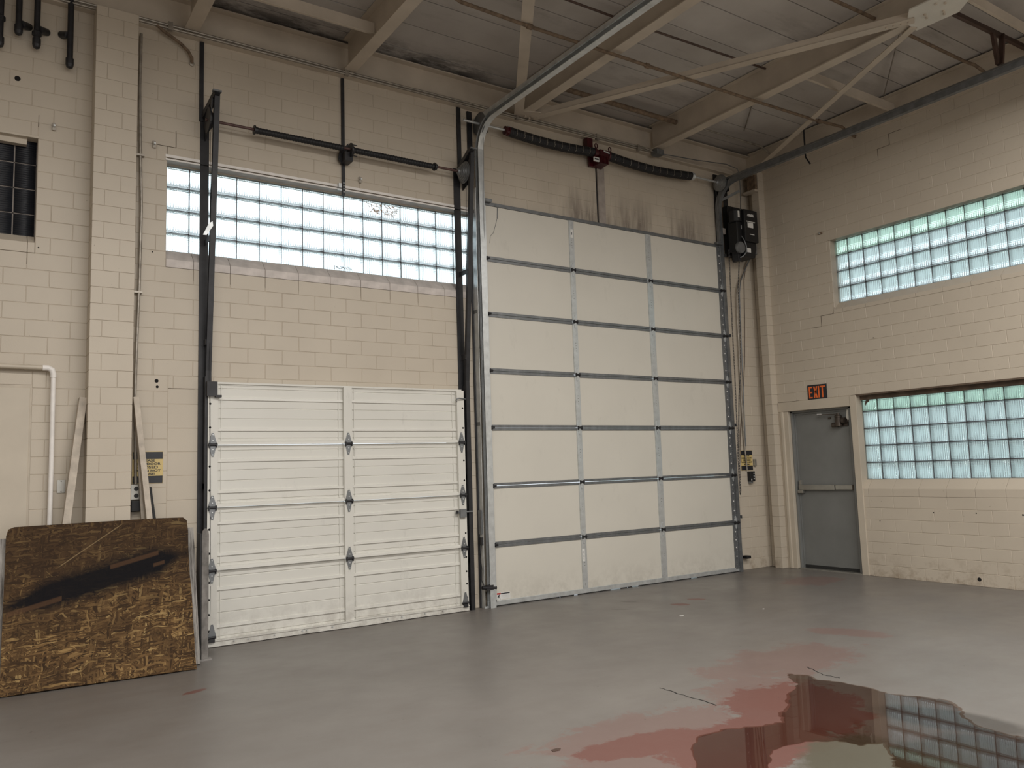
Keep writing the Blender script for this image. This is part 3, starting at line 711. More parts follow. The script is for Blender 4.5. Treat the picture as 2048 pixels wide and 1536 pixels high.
t = tag(G().beam((5.58, -3.30, 5.73), (7.05, -2.17, 5.70), 0.004, 0.03).make('flat_bar', M['conduit'], None, (5.58, -3.3, 5.73)), 'thin steel flat bar slanting under the ceiling by the gusset plate', 'bar')
t = tag(G().cyl((5.42, -1.66, 5.70), (6.40, -0.62, 5.73), 0.008, 8).make('tie_rod', M['conduit'], None, (5.42, -1.66, 5.7)), 'thin tie rod crossing the ceiling bay by the room corner', 'rod')

# pipes and conduits under the ceiling
def pipe(name, label, pts, r, mat, cat='pipe', lumps=()):
    t = thing(name, label, cat, pts[0]); G().tube(pts, r, 10).make('run', mat, t)
    for p in lumps: G().lathe(Vector(p)-Vector((0.03, 0, 0)), (1, 0, 0), [(0, r*1.25), (0.01, r*1.6), (0.05, r*1.6), (0.06, r*1.25)], 10).make('coupling', mat, t)
    return t
pipe('ceiling_pipe', 'long rusty pipe slung under all the roof girders', [(0.95, -1.55, 5.70), (1.25, -1.62, 5.66), (1.36, -1.70, 5.46), (1.46, -1.735, 5.395), (2.2, -1.73, 5.385), (3.2, -1.73, 5.39), (4.2, -1.735, 5.39), (5.3, -1.75, 5.39), (6.3, -1.76, 5.40), (6.8, -1.76, 5.43), (6.95, -1.74, 5.40), (7.15, -1.70, 5.40)], 0.017, M['rustpipe'], lumps=((2.18, -1.73, 5.385), (3.62, -1.73, 5.39), (6.35, -1.76, 5.402)))
pipe('ceiling_pipe', 'thick flaking rusty pipe near the tall door wall', [(3.22, -0.49, 5.66), (4.2, -0.49, 5.65), (5.27, -0.50, 5.64)], 0.030, M['rustpipe'])
pipe('ceiling_pipe', 'slim grey pipe continuing towards the room corner', [(5.30, -0.50, 5.66), (6.4, -0.51, 5.65), (6.8, -0.55, 5.62), (7.1, -0.5, 5.56)], 0.014, M['conduit'])
pipe('ceiling_pipe', 'dark thin pipe over the galvanised track', [(2.0, -1.83, 5.70), (3.2, -1.85, 5.69), (5.2, -1.93, 5.68)], 0.012, M['brown'])
pipe('ceiling_pipe', 'dark rusty pipe by the gusset plate running to the exit wall', [(4.2, -3.15, 5.66), (5.5, -3.18, 5.65), (6.9, -3.19, 5.645), (7.0, -3.25, 5.60), (7.1, -3.3, 5.52), (7.16, -3.4, 5.50)], 0.017, M['rustpipe'])
# conduit pair along the head of the door wall
t = thing('wall_conduit', 'pair of slim steel conduits running along the head of the door wall', 'conduit', (-0.9, -0.09, 5.40))
G().tube([(-1.4, -0.088, 5.416), (1.1, -0.088, 5.405), (5.2, -0.088, 5.425)], 0.011, 8).make('run', M['conduit'], t)
G().tube([(-1.4, -0.092, 5.386), (1.1, -0.092, 5.378), (4.3, -0.092, 5.392), (5.2, -0.088, 5.40)], 0.010, 8).make('run', M['conduit'], t)
for x in (-0.55, 1.10, 3.15, 4.33, 5.0):
    G().box(x-0.02, x+0.02, -0.105, -0.07, 5.365, 5.44).make('clamp', M['conduit'], t)
t = thing('junction_box', 'small grey green junction box under a roof girder', 'box', (5.28, -0.13, 5.40))
bx('body', M['galvdark'], t, 5.22, 5.34, -0.20, -0.09, 5.335, 5.405, 0.004)
G().cyl((5.28, -0.15, 5.405), (5.28, -0.15, 5.417), 0.012, 8).make('fitting', M['black'], t)
G().tube([(5.22, -0.13, 5.38), (5.1, -0.12, 5.41), (4.98, -0.10, 5.40)], 0.007, 6).make('lead', M['conduit'], t)
t = thing('power_cable', 'thin grey cable looping from the junction box down to the black door operator', 'cable', (5.34, -0.13, 5.37))
G().tube([(5.34, -0.14, 5.375), (6.0, -0.13, 5.42), (6.60, -0.12, 5.48), (6.83, -0.11, 5.46), (6.88, -0.10, 5.40), (6.88, -0.10, 5.20), (6.87, -0.10, 5.02), (6.80, -0.14, 4.792)], 0.006, 6).make('lead', M['galvdark'], t)
t = thing('flexible_conduit', 'sagging brown flexible conduit dropping from the wall head beside the pilaster', 'conduit', (-0.66, -0.06, 5.38))
G().tube([(-0.66, -0.09, 5.385), (-0.60, -0.07, 5.35), (-0.52, -0.06, 5.32), (-0.45, -0.05, 5.285), (-0.39, -0.05, 5.235), (-0.355, -0.04, 5.18), (-0.35, -0.01, 5.15)], 0.014, 10).make('run', M['rustpipe'], t)
G().lathe((-0.35, -0.02, 5.145), (0, 1, 0), [(0, 0.012), (0.004, 0.022), (0.018, 0.022)], 12).make('fitting', M['conduit'], t)
t = thing('black_strap', 'black strap hanging from the exit wall beam behind the horizontal track', 'strap', (6.9, -1.1, 5.45))
G().tube([(6.95, -1.12, 5.74), (6.95, -1.12, 5.45), (6.95, -1.12, 5.30), (6.98, -1.16, 5.20)], 0.011, 6).make('run', M['black'], t)

# ------------------------------------------------------------------ shared door hardware
def hinge_mesh(wd, hd, mat):
    """diamond leaf above and below a barrel, with bolt heads"""
    g = G(); up = [(-wd*0.12, hd), (wd*0.12, hd), (wd*0.45, hd*0.28), (wd*0.5, 0.0), (-wd*0.5, 0.0), (-wd*0.45, hd*0.28)]
    lo = [(-wd*0.5, 0.0), (wd*0.5, 0.0), (wd*0.34, -hd*0.35), (wd*0.12, -hd*0.95), (-wd*0.12, -hd*0.95), (-wd*0.34, -hd*0.35)]
    g.prism(up, (0, -0.004, 0), (1, 0, 0), (0, 0, 1), (0, 1, 0), 0.004); g.prism(lo, (0, -0.004, 0), (1, 0, 0), (0, 0, 1), (0, 1, 0), 0.004)
    g.mat(1).cyl((-wd*0.55, -0.014, 0.003), (wd*0.55, -0.014, 0.003), 0.011, 8)
    g.box(-wd*0.5, -wd*0.38, -0.024, -0.003, -0.022, 0.02).box(wd*0.38, wd*0.5, -0.024, -0.003, -0.022, 0.02)
    g.mat(2)
    for z in (hd*0.86, hd*0.4, -hd*0.36, -hd*0.8): g.cyl((0, -0.009, z), (0, -0.004, z), 0.006, 6)
    return g.mesh('hinge', [mat, M['black'], M['galv']])
HINGE_DK = hinge_mesh(0.068, 0.105, M['galvdark']); HINGE_G = hinge_mesh(0.055, 0.085, M['galv'])

# ------------------------------------------------------------------ door_1: short ribbed door
d1 = thing('door_1', 'short white ribbed sectional door with dark diamond hinges', 'garage door', (1.08, -0.06, 0), kind='structure')
ZS = [0.012, 0.632, 1.165, 1.702, 2.246]
PROF = [(0.0, 0.004), (0.035, 0.004), (0.04, 0)]
for a in (0.09, 0.41, 0.58, 0.9): PROF += [(a-0.011, 0), (a-0.004, -0.007), (a+0.004, -0.007), (a+0.010, 0)]
for a in (0.24, 0.745): PROF += [(a-0.014, 0), (a-0.008, 0.012), (a+0.032, 0.014), (a+0.036, 0)]
PROF += [(0.935, 0), (0.942, 0.020), (0.968, 0.032), (1.0, 0.034)]
PROF.sort()
random.seed(11)
for k in range(4):
    zb, zt = ZS[k], ZS[k+1]
    for x0, x1 in ((-0.125, 1.04), (1.11, 2.285)):
        # profile runs from the top of the section down: the lip sits at the bottom
        pr = [(-0.052-d, zt-(zt-zb-0.004)*t) for t, d in PROF]
        ring = pr + [(-0.02, zb+0.004), (-0.02, zt)]
        o = G().prism([(y, z) for y, z in ring], (x0, 0, 0), (0, 1, 0), (0, 0, 1), (1, 0, 0), x1-x0).make('section_panel', M['doorwhite'], d1, ((x0+x1)/2, -0.05, zb))
    for x0, x1, e in ((-0.205, -0.12, 0), (1.035, 1.117, 1), (2.272, 2.355, 2)):
        g = G().box(x0, x1, -0.088, -0.03, zb+0.002, zt-0.002); g.mat(1); hx = x0+0.018 if e == 0 else (x1-0.018 if e == 2 else None)
        if hx is not None:
            for q in ((0.28, 0.66) if k else (0.2, 0.42, 0.62, 0.85)):
                g.lathe((hx, -0.0888, zb+(zt-zb)*q), (0, 1, 0), [(0, 0.010), (0.002, 0.010)], 10)
        g.mat(2)
        for q in (0.2, 0.82):
            xm, zm = (x0+x1)/2, zb+(zt-zb)*q
            for p in ((-0.011, 0, 0.004, 0.022), (0.011, 0, 0.004, 0.022), (0, 0.011, 0.022, 0.004)):
                g.box(xm+p[0]-p[2]/2, xm+p[0]+p[2]/2, -0.0895, -0.087, zm+p[1]-p[3]/2, zm+p[1]+p[3]/2)
        g.make('stile', [M['doorwhite'], M['hole'], M['doorwhite']], d1, ((x0+x1)/2, -0.088, zb), 0.0)
    for x0, x1 in ((-0.12, 1.035), (1.117, 2.272)):
        for xx in ((x0+0.03, x0+0.036), (x1-0.045, x1-0.039)):
            bx('end_strip', M['doorwhite'], d1, xx[0], xx[1], -0.0585, -0.05, ZS[k]+0.04, ZS[k+1]-0.02)
for k in (1, 2, 3):
    for x in (-0.165, 1.076, 2.314): link('hinge', HINGE_DK, d1, (x, -0.0895, ZS[k]))
hb = G().prism([(-0.035, 0.0), (0.035, 0.0), (0.03, 0.03), (0.008, 0.115), (-0.008, 0.115), (-0.03, 0.03)], (0, -0.004, 0), (1, 0, 0), (0, 0, 1), (0, 1, 0), 0.004)
hb.mat(1).cyl((-0.045, -0.012, 0.01), (0.03, -0.012, 0.01), 0.010, 8); hb.box(-0.03, 0.02, -0.02, 0, -0.03, 0.0)
hbm = hb.mesh('bottom_bracket', [M['galvdark'], M['black']])
for x in (-0.16, 2.315): link('bottom_bracket', hbm, d1, (x, -0.0895, 0.075))
# slightly buckled bottom rail
rs = []
for i in range(25):
    x = -0.20+2.555*i/24; w_ = 0.006*math.sin(i*0.55)+0.010*math.exp(-((x-1.25)/0.18)**2); zz = 0.062+0.012*math.exp(-((x-1.3)/0.25)**2)
    rs.append([(x, -0.090-w_, 0.006), (x, -0.03, 0.006), (x, -0.03, zz), (x, -0.098-w_, zz), (x, -0.098-w_, zz-0.012), (x, -0.090-w_, zz-0.014)])
G().rings(rs, smooth=False).make('bottom_rail', M['doorwhite'], d1)
for x in (0.02, 0.14, 0.37, 0.62, 0.66, 0.9, 1.45, 1.6, 1.85, 2.05): G().cyl((x, -0.108, 0.036), (x, -0.075, 0.036), 0.005, 6).make('rivet', M['galv'], d1)
bx('top_rail', M['doorwhite'], d1, -0.20, 2.34, -0.07, -0.02, 2.238, 2.256, 0.002)
bx('weather_seal', M['rubber'], d1, -0.19, 2.345, -0.06, -0.035, 0.0, 0.008)
t = link('top_fixture', G().box(-0.222, -0.135, -0.125, -0.07, 2.125, 2.252).mesh('top_fixture', M['black'], (-0.17, -0.09, 2.13)), d1, (-0.17, -0.09, 2.13))
G().box(-0.15, -0.10, -0.13, -0.07, 2.115, 2.135).make('fixture_lip', M['black'], t)
G().tube([(2.27, -0.09, 2.125), (2.25, -0.11, 2.135), (2.25, -0.12, 2.15), (2.28, -0.12, 2.16), (2.37, -0.10, 2.155)], 0.006, 6).make('top_fixture', M['galvdark'], d1)
t = link('slide_lock', G().box(2.268, 2.338, -0.115, -0.0885, 0.94, 1.025).mesh('slide_lock', M['galvdark'], (2.30, -0.09, 0.98)), d1, (2.30, -0.09, 0.98))
G().cyl((2.235, -0.095, 0.995), (2.42, -0.095, 0.995), 0.009, 8).make('lock_bolt', M['galvdark'], t)
G().box(2.232, 2.250, -0.105, -0.078, 0.98, 1.01).make('lock_tab', M['black'], t)

# tracks of the ribbed door: wall angle plus the track that leans off the wall above the door
def lean_track(label, xw0, xw1, xt, sgn):
    t = thing('door_track', label, 'track', (xt, -0.06, 0), 'black steel tracks of the ribbed door')
    G().box(xw0, xw1, -0.010, 0.0, 0.0, 4.67).make('wall_angle', M['black'], t)
    G().box(xt-0.030, xt-0.020, -0.085, -0.01, 0.0, 2.3).make('side_leg', M['black'], t)
    P = [(xt, -0.075, 0.0), (xt, -0.075, 2.35), (xt+0.005, -0.30, 4.80)]
    for i in (0, 1):
        a, b_ = Vector(P[i]), Vector(P[i+1])
        dz = Vector((0, 0.024, 0.0))
        G().beam(a, b_, 0.044, 0.004, (0, -1, 0)).beam(a+Vector((0.022*sgn, 0.018, 0)), b_+Vector((0.022*sgn, 0.018, 0)), 0.004, 0.038, (0, -1, 0)).beam(a+dz+Vector((0.0, 0.014, 0)), b_+dz+Vector((0.0, 0.014, 0)), 0.044, 0.004, (0, -1, 0)).make('track_rail', M['black'], t, a)
    for zb in (0.5, 1.35, 2.6, 3.5):
        yb = -0.075 if zb < 2.35 else -0.075-0.225*(zb-2.35)/2.45
        G().box(xt-0.03, xt-0.024, yb, -0.008, zb-0.025, zb+0.025).box(xt-0.05, xt-0.024, -0.014, -0.008, zb-0.025, zb+0.025).make('track_bracket', M['black'], t)
    # sloping top strut and bearing plate
    G().beam((xt+0.01*sgn-0.01, -0.31, 4.79), (xt-0.02*sgn-0.02, -0.02, 4.67), 0.045, 0.05).make('top_strut', M['black'], t)
    G().prism([(-0.005, 4.44), (-0.20, 4.50), (-0.27, 4.74), (-0.005, 4.70)], ((xt-0.035) if sgn > 0 else (xt+0.04), 0, 0), (0, 1, 0), (0, 0, 1), (1, 0, 0), 0.008).make('bearing_plate', M['black'], t)
    G().box(xt-0.04, xt+0.035, -0.335, -0.295, 4.785, 4.80).make('top_cap', M['galvdark'], t)
    return t
lean_track('black steel track leaning off the wall at the pilaster end of the ribbed door', -0.27, -0.195, -0.20, 1)
lean_track('black steel track leaning off the wall between the two overhead doors', 2.345, 2.425, 2.415, -1)
t = thing('torn_tape', 'scrap of silvery tape dangling on the black track before the bright window', 'tape', (-0.235, -0.24, 3.6))
G().prism([(0.0, 0.11), (0.03, 0.13), (0.035, 0.09), (-0.02, 0.0), (-0.05, 0.0)], (-0.235, -0.20, 3.52), (1, 0, 0), (0, 0, 1), (0, -1, 0), 0.003).make('strip', M['galv'], t)
for nm, lab, x0, x1, z0, z1 in (('wall_pad', 'black stained post standing above the track near the pilaster', -0.283, -0.247, 4.62, 5.37), ('wall_pad', 'thin black stained post above the middle track of the wall', 2.40, 2.446, 4.66, 5.37)):
    t = tag(bx(nm, M['black'], None, x0, x1, -0.022, 0.0, z0, z1, 0.003), lab, 'post')
t = thing('centre_post', 'black perforated post carrying the middle bracket of the long thin shaft', 'post', (1.085, -0.01, 4.17))
G().box(1.070, 1.100, -0.022, 0.0, 4.155, 5.365).make('post', M['black'], t)
for zz in (4.19, 4.22, 4.25, 4.28): G().box(1.080, 1.090, -0.0235, -0.0215, zz-0.006, zz+0.006).make('slot', M['galv'], t)
G().box(1.02, 1.066, -0.02, -0.005, 4.20, 4.215).box(1.03, 1.06, -0.03, -0.012, 4.225, 4.27).make('clip', M['galv'], t)

# long thin torsion shaft over the ribbed door
def drum(parent, c, r, w, mat, name='cable_drum'):
    prof = [(0, r*0.25), (0.001, r), (0.008, r)]
    n = 5
    for i in range(n): prof += [(0.010+w*i/n, r*(0.90-0.12*i)), (0.010+w*(i+0.6)/n, r*(0.90-0.12*i)), (0.010+w*(i+0.7)/n, r*(0.84-0.12*i))]
    prof += [(w+0.012, r*0.3), (w+0.03, r*0.22), (w+0.03, 0.001)]
    return G().lathe(c, (1 if parent is None else parent.get('dir', 1), 0, 0), prof, 28).make(name, mat, parent, c)
YS, ZSH = -0.15, 4.575
ts = thing('torsion_shaft', 'long rusty torsion shaft with thin black springs over the ribbed door', 'shaft', (1.07, YS, ZSH))
G().cyl((-0.26, YS, ZSH+0.01), (2.44, YS, ZSH+0.01), 0.013, 12).make('shaft', M['shaft'], ts)
for x0, x1 in ((0.185, 1.03), (1.13, 2.035)):
    rs = [(x0+(x1-x0)*i/60, 0.027+0.0035*(i % 2)) for i in range(61)]
    G().lathe((0, YS, ZSH+0.005), (1, 0, 0), rs, 14).make('torsion_spring', M['jackets'], ts, (x0, YS, ZSH))
for x in (0.165, 2.030):
    G().lathe((x, YS, ZSH+0.006), (1, 0, 0), [(0, 0.022), (0.0, 0.043), (0.012, 0.043), (0.014, 0.032), (0.03, 0.032), (0.032, 0.02)], 14).make('winding_cone', M['black'], ts)
G().prism([(-0.07, -0.07), (-0.04, -0.11), (0.02, -0.10), (0.065, -0.04), (0.06, 0.06), (0.03, 0.10), (0.0, 0.06), (-0.05, 0.03)], (1.085, -0.04, ZSH), (1, 0, 0), (0, 0, 1), (0, -1, 0), 0.02).lathe((1.10, YS, ZSH), (1, 0, 0), [(0, 0.02), (0, 0.07), (0.012, 0.07), (0.02, 0.045), (0.04, 0.04), (0.04, 0.02)], 16).box(1.05, 1.13, -0.15, -0.02, ZSH-0.11, ZSH-0.02).make('centre_bracket', M['black'], ts)
for zz in (ZSH+0.055, ZSH-0.055): G().cyl((1.12, YS-0.01, zz), (1.17, YS-0.01, zz), 0.005, 6).make('bracket_bolt', M['black'], ts)
ts['dir'] = 1
drum(ts, (-0.245, YS, ZSH+0.01), 0.115, 0.05, M['black'])
ts['dir'] = -1
drum(ts, (2.40, YS, ZSH+0.01), 0.118, 0.06, M['galvdark'])
del ts['dir']
G().tube([(2.40, YS-0.03, ZSH-0.11), (2.40, -0.10, 2.9), (2.35, -0.085, 0.13)], 0.0025, 5).make('lift_cable', M['black'], ts)
G().tube([(-0.225, YS-0.03, ZSH-0.11), (-0.20, -0.10, 2.9), (-0.17, -0.085, 0.13)], 0.0025, 5).make('lift_cable', M['black'], ts)

# ------------------------------------------------------------------ door_2: tall insulated door
d2 = thing('door_2', 'tall white insulated sectional door seven panels high', 'garage door', (4.55, -0.06, 0), kind='structure')
ZT2 = [0.055, 0.632, 1.245, 1.860, 2.470, 3.087, 3.700, 4.300]
XS2 = [(2.612, 2.700), (3.848, 3.918), (5.062, 5.150), (6.360, 6.440)]
XP = [(2.690, 3.856), (3.910, 5.072), (5.140, 6.368)]
PM = {}
def perf(x0, x1, z0, z1, side):
    g = G().box(x0, x1, -0.074, -0.05, z0, z1); g.mat(1); rnd = random.Random(int(x0*100)); xm = (x0+x1)/2; h = z1-z0
    qs = ((0.25, 0.45, 0.62, 0.8) if side else (0.07, 0.10, 0.45, 0.5, 0.55, 0.60, 0.9))
    for q in qs:
        r = 0.010 if side else 0.0035
        xx = xm + (0.012 if side else 0)
        g.lathe((xx-(0.018 if side else 0), -0.0746, z0+h*q), (0, 1, 0), [(0, r), (0.002, r)], 8)
    if side:
        for i in range(22): g.lathe((xm+rnd.choice((-0.012, 0.008, 0.024)), -0.0746, z0+h*(i+0.5)/22), (0, 1, 0), [(0, 0.003), (0.002, 0.003)], 6)
    return g
for k in range(7):
    z0, z1 = ZT2[k], ZT2[k+1]
    for (a, b_) in XP:
        G().box(a, b_, -0.062, -0.012, z0+0.002, z1-0.002).make('door_panel', M['doorpanel'], d2, ((a+b_)/2, -0.06, z0), 0.002)
    for i, (a, b_) in enumerate(XS2):
        perf(a, b_, z0+0.003, z1-0.003, i in (0, 3)).make('stile', [M['galv'] if i < 3 else M['galvdark'], M['hole'] if i == 0 else (M['label'] if i == 3 else M['hole'])], d2, ((a+b_)/2, -0.074, z0))
for k in range(1, 7):
    z = ZT2[k]
    for z0, z1 in ((z-0.030, z-0.002), (z+0.002, z+0.030)):
        for (a, b_) in ((XS2[0][1]-0.03, XS2[1][0]), (XS2[1][1], XS2[2][0]), (XS2[2][1], XS2[3][0]+0.03)):
            bx('rail', M['galvdark'], d2, a, b_, -0.070, -0.058, z0, z1, 0.0015, ((a+b_)/2, -0.064, z0))
    for i, x in enumerate((2.668, 3.883, 5.106, 6.408)):
        link('hinge', HINGE_G, d2, (x, -0.0755, z))
        if i in (0, 3):
            sg = -1 if i == 0 else 1
            G().cyl((x-0.035, -0.095, z), (x+0.05, -0.095, z), 0.014, 8).make('roller', M['black'], d2)
bx('top_rail', M['galvdark'], d2, 2.62, 6.44, -0.070, -0.03, 4.300, 4.338, 0.002)
bx('bottom_rail', M['galv'], d2, 2.60, 6.44, -0.074, -0.03, 0.010, 0.060, 0.003)
for a, b_ in ((2.60, 3.52), (3.545, 3.72), (3.79, 4.25), (4.42, 4.50), (4.53, 4.58), (4.70, 5.55), (5.68, 6.44)):
    bx('weather_seal', M['rubber'], d2, a, b_, -0.066, -0.04, 0.0, 0.011)
t = link('sticker', G().box(3.866, 3.906, -0.0755, -0.0735, 4.09, 4.19).mesh('sticker', M['label'], (3.885, -0.0745, 4.14)), d2, (3.885, -0.0745, 4.14))
bx('print', M['galvdark'], t, 3.876, 3.890, -0.0765, -0.0750, 4.125, 4.155)
t = link('sticker', G().box(3.852, 3.888, -0.0755, -0.0735, 0.36, 0.50).mesh('sticker', M['label'], (3.87, -0.0745, 0.43)), d2, (3.87, -0.0745, 0.43))
for i in range(7): bx('print', M['galvdark'], t, 3.857, 3.883, -0.0765, -0.0750, 0.375+i*0.016, 0.378+i*0.016)
t = link('warning_sticker', G().box(2.705, 2.875, -0.0635, -0.0615, 0.066, 0.135).mesh('warning_sticker', M['label'], (2.79, -0.063, 0.10)), d2, (2.79, -0.063, 0.10))
bx('red_header', M['redlabel'], t, 2.708, 2.755, -0.0645, -0.063, 0.118, 0.134)
bx('print', M['signblack'], t, 2.757, 2.868, -0.0645, -0.063, 0.120, 0.130)
g = G().box(2.722, 2.738, -0.0645, -0.063, 0.090, 0.108).lathe((2.735, -0.0645, 0.112), (0, 1, 0), [(0, 0.006), (0.0015, 0.006)], 8)
g.beam((2.728, -0.064, 0.092), (2.715, -0.064, 0.068), 0.0015, 0.006, (0, -1, 0)).beam((2.732, -0.064, 0.092), (2.748, -0.064, 0.070), 0.0015, 0.006, (0, -1, 0)).beam((2.724, -0.064, 0.105), (2.712, -0.064, 0.092), 0.0015, 0.005, (0, -1, 0))
g.make('pictogram', M['signblack'], t)
for i in range(5): bx('print', M['galv'], t, 2.770, 2.865, -0.0645, -0.063, 0.074+i*0.009, 0.076+i*0.009)
bx('top_fixture', M['galvdark'], d2, 2.66, 2.76, -0.12, -0.055, 4.325, 4.36, 0.004)
bx('top_fixture', M['galvdark'], d2, 6.33, 6.44, -0.12, -0.055, 4.325, 4.36, 0.004)
G().tube([(2.86, -0.064, 4.29), (2.855, -0.064, 4.17), (2.80, -0.064, 4.0), (2.76, -0.064, 3.96), (2.75, -0.064, 3.88)], 0.0022, 5).make('crack_line', M['galvdark'], d2)
G().cyl((2.862, -0.066, 4.30), (2.855, -0.066, 4.17), 0.004, 6).make('wire_stub', M['galvdark'], d2)
bx('corner_bracket', M['galvdark'], d2, 2.615, 2.695, -0.085, -0.074, 0.05, 0.075, 0.003)
bx('corner_bracket', M['galvdark'], d2, 6.36, 6.44, -0.085, -0.074, 0.05, 0.075, 0.003)

# galvanised tracks of the tall door
def sweep(g, path, X, sec):
    rs = []
    for i, p in enumerate(path):
        p = Vector(p); T = (Vector(path[min(i+1, len(path)-1)])-Vector(path[max(i-1, 0)])).normalized(); N = Vector(X).cross(T)
        rs.append([p + Vector(X)*a + N*b_ for a, b_ in sec])
    return g.rings(rs, smooth=False)
def big_track(label, xt, xplate, sg, yend, zh, mt):
    t = thing('door_track', label, 'track', (xt, -0.06, 0), 'galvanised tracks of the tall door')
    R = 0.33; yb = -0.095 if sg < 0 else -0.062
    path = [(xt, yb, 0.0), (xt, yb, 1.5), (xt, yb, 3.0), (xt, yb, zh-R)] + arc((xt, yb-R, zh-R), R, 0, math.pi/2, 14, (0, 1, 0), (0, 0, 1))[1:] + [(xt, -2.0, zh), (xt, yend, zh)]
    h = 0.032; w = 0.034 if sg < 0 else 0.027; e = 0.004
    sec = [(-w*sg, -h), (w*sg, -h), (w*sg, -h+e), (-w*sg+e*sg, -h+e), (-w*sg+e*sg, h-e), (w*sg, h-e), (w*sg, h), (-w*sg, h)]
    g = G(); sweep(g, path, (1, 0, 0), sec); g.make('track_rail', mt, t)
    # tapered wall angle beside the vertical run
    g = G()
    g.prism([(0.0, 0.0), (-0.085 if sg < 0 else -0.055, 0.0), (-0.125 if sg < 0 else -0.055, 4.45), (0.0, 4.45)], (xplate, 0, 0), (0, 1, 0), (0, 0, 1), (1, 0, 0), 0.005)
    g.box(xplate, xplate+0.05*sg*-1, -0.006, 0.0, 0.0, 4.45)
    g.prism([(0, -0.085), (0.062*-sg, -0.085), (0.062*-sg, -0.0855), (0, -0.0855)], (xplate, 0, 0), (1, 0, 0), (0, 1, 0), (0, 0, 1), 0.02) if sg < 0 else None
    g.make('wall_angle', mt if sg < 0 else M['black'], t)
    if sg > 0:
        lipp = [(p[0]+w-0.003, p[1], p[2]) for p in path]
        g = G(); sweep(g, lipp, (1, 0, 0), [(-0.005, -h-0.003), (0.006, -h-0.003), (0.006, -h+0.012), (-0.005, -h+0.012)]); g.make('track_lip', M['galv'], t)
    # reinforcing angle along the horizontal run, reaching back to the wall
    g = G().box(xt-0.004+0.02*sg, xt+0.02*sg, yend, -0.02, zh+0.022, zh+0.075).box(xt+0.02*sg, xt-0.035*sg, yend, -0.02, zh+0.030, zh+0.035)
    g.make('top_angle', mt if sg < 0 else M['galvmid'], t)
    g = G()
    for i in range(40):
        y = -1.15-i*0.028
        for dx in (-0.012, 0.010): g.box(xt+dx-0.004, xt+dx+0.004, y-0.006, y+0.006, zh+0.0285, zh+0.0300)
    g.make('slots', M['hole'], t)
    for zz in (0.7, 1.9, 3.1, 4.2):
        G().box(xplate-0.001, xplate+0.006, -0.09, -0.02, zz-0.02, zz+0.02).make('track_bracket', M['galvdark'], t)
    return t
bt1 = big_track('galvanised door track with wide bright wall angle between the two overhead doors', 2.625, 2.545, -1, -4.9, 5.195, M['galv'])
bt2 = big_track('galvanised door track running beside the exit door wall', 6.452, 6.516, 1, -6.2, 5.165, M['galvdark'])  # shade on this track put into a darker steel colour
G().box(6.44, 6.56, -0.075, -0.02, 4.50, 4.58).make('track_bracket', M['woodgrey'], bt2)
G().beam((6.44, -0.05, 4.93), (6.62, -0.30, 5.05), 0.01, 0.035).make('diagonal_tie', M['galvmid'], bt2)
t = tag(bx('jamb_post', M['black'], None, 2.530, 2.590, -0.020, 0.0, 0.0, 5.355, 0.003), 'black stained jamb post behind the bright track between the doors', 'post')
t = tag(bx('jamb_post', M['black'], None, 6.445, 6.535, -0.018, 0.0, 0.0, 5.345, 0.003), 'black stained jamb post behind the track near the door operator', 'post')
t = tag(bx('jamb_post', M['black'], None, 6.62, 6.70, -0.020, 0.0, 4.72, 5.345, 0.003), 'short black stained post directly above the door operator', 'post')
bx('splinter', M['rustpipe'], t, 6.58, 6.618, -0.012, 0.0, 4.3, 5.2)
t = tag(bx('shaft_pad', M['woodgrey'], None, 4.365, 4.475, -0.022, 0.0, 4.33, 5.11, 0.003), 'grey wooden pad board under the red spring bracket', 'board')
bx('dark_edge', M['black'], t, 4.352, 4.365, -0.006, 0.0, 4.34, 5.10)

# heavy torsion shaft with sagging springs over the tall door
YB, ZB = -0.15, 5.172
tb = thing('torsion_shaft', 'torsion shaft with fat sagging black springs and red bracket over the tall door', 'shaft', (4.3, YB, ZB))
G().cyl((2.40, YB, ZB), (6.56, YB, ZB), 0.013, 12).make('shaft', M['galv'], tb)
def spring(x0, x1, sag, r):
    g = G(); N = 90; rs = []; nn = 14
    def cz(u): return ZB - sag*math.sin(math.pi*u)**1.0 - 0.006
    for i in range(N+1):
        u = i/N; rr = r*(1.0 if i % 2 else 0.955); x = x0+(x1-x0)*u
        rs.append([(x, YB+rr*math.cos(2*math.pi*k/nn), cz(u)+rr*math.sin(2*math.pi*k/nn)) for k in range(nn)])
    sp = g.rings(rs, smooth=False).make('torsion_spring', M['jackets'], tb, (x0, YB, ZB))
    rnd = random.Random(int(x0*10))
    for i in range(11):
        u = (i+0.8)/11.6; x = x0+(x1-x0)*u; q = G()
        a0 = math.pi*0.78+rnd.uniform(-0.1, 0.1); rs = []
        for k in range(9):
            a = a0+0.065*math.pi*k; rr = r+(0.0018 if k % 2 else 0.0004); wd = 0.0030 if k % 2 else 0.0008; x_ = x+0.004*math.sin(k*1.3)
            ca, sa = math.cos(a), math.sin(a)
            rs.append([(x_-wd, YB+(r-0.003)*ca, cz(u)+(r-0.003)*sa), (x_-wd, YB+rr*ca, cz(u)+rr*sa), (x_+wd, YB+rr*ca, cz(u)+rr*sa), (x_+wd, YB+(r-0.003)*ca, cz(u)+(r-0.003)*sa)])
        q.rings(rs, smooth=False)
        q.make('chalk_mark', M['conduit'], sp)
spring(2.985, 4.20, 0.028, 0.056); spring(4.42, 5.85, 0.040, 0.056)
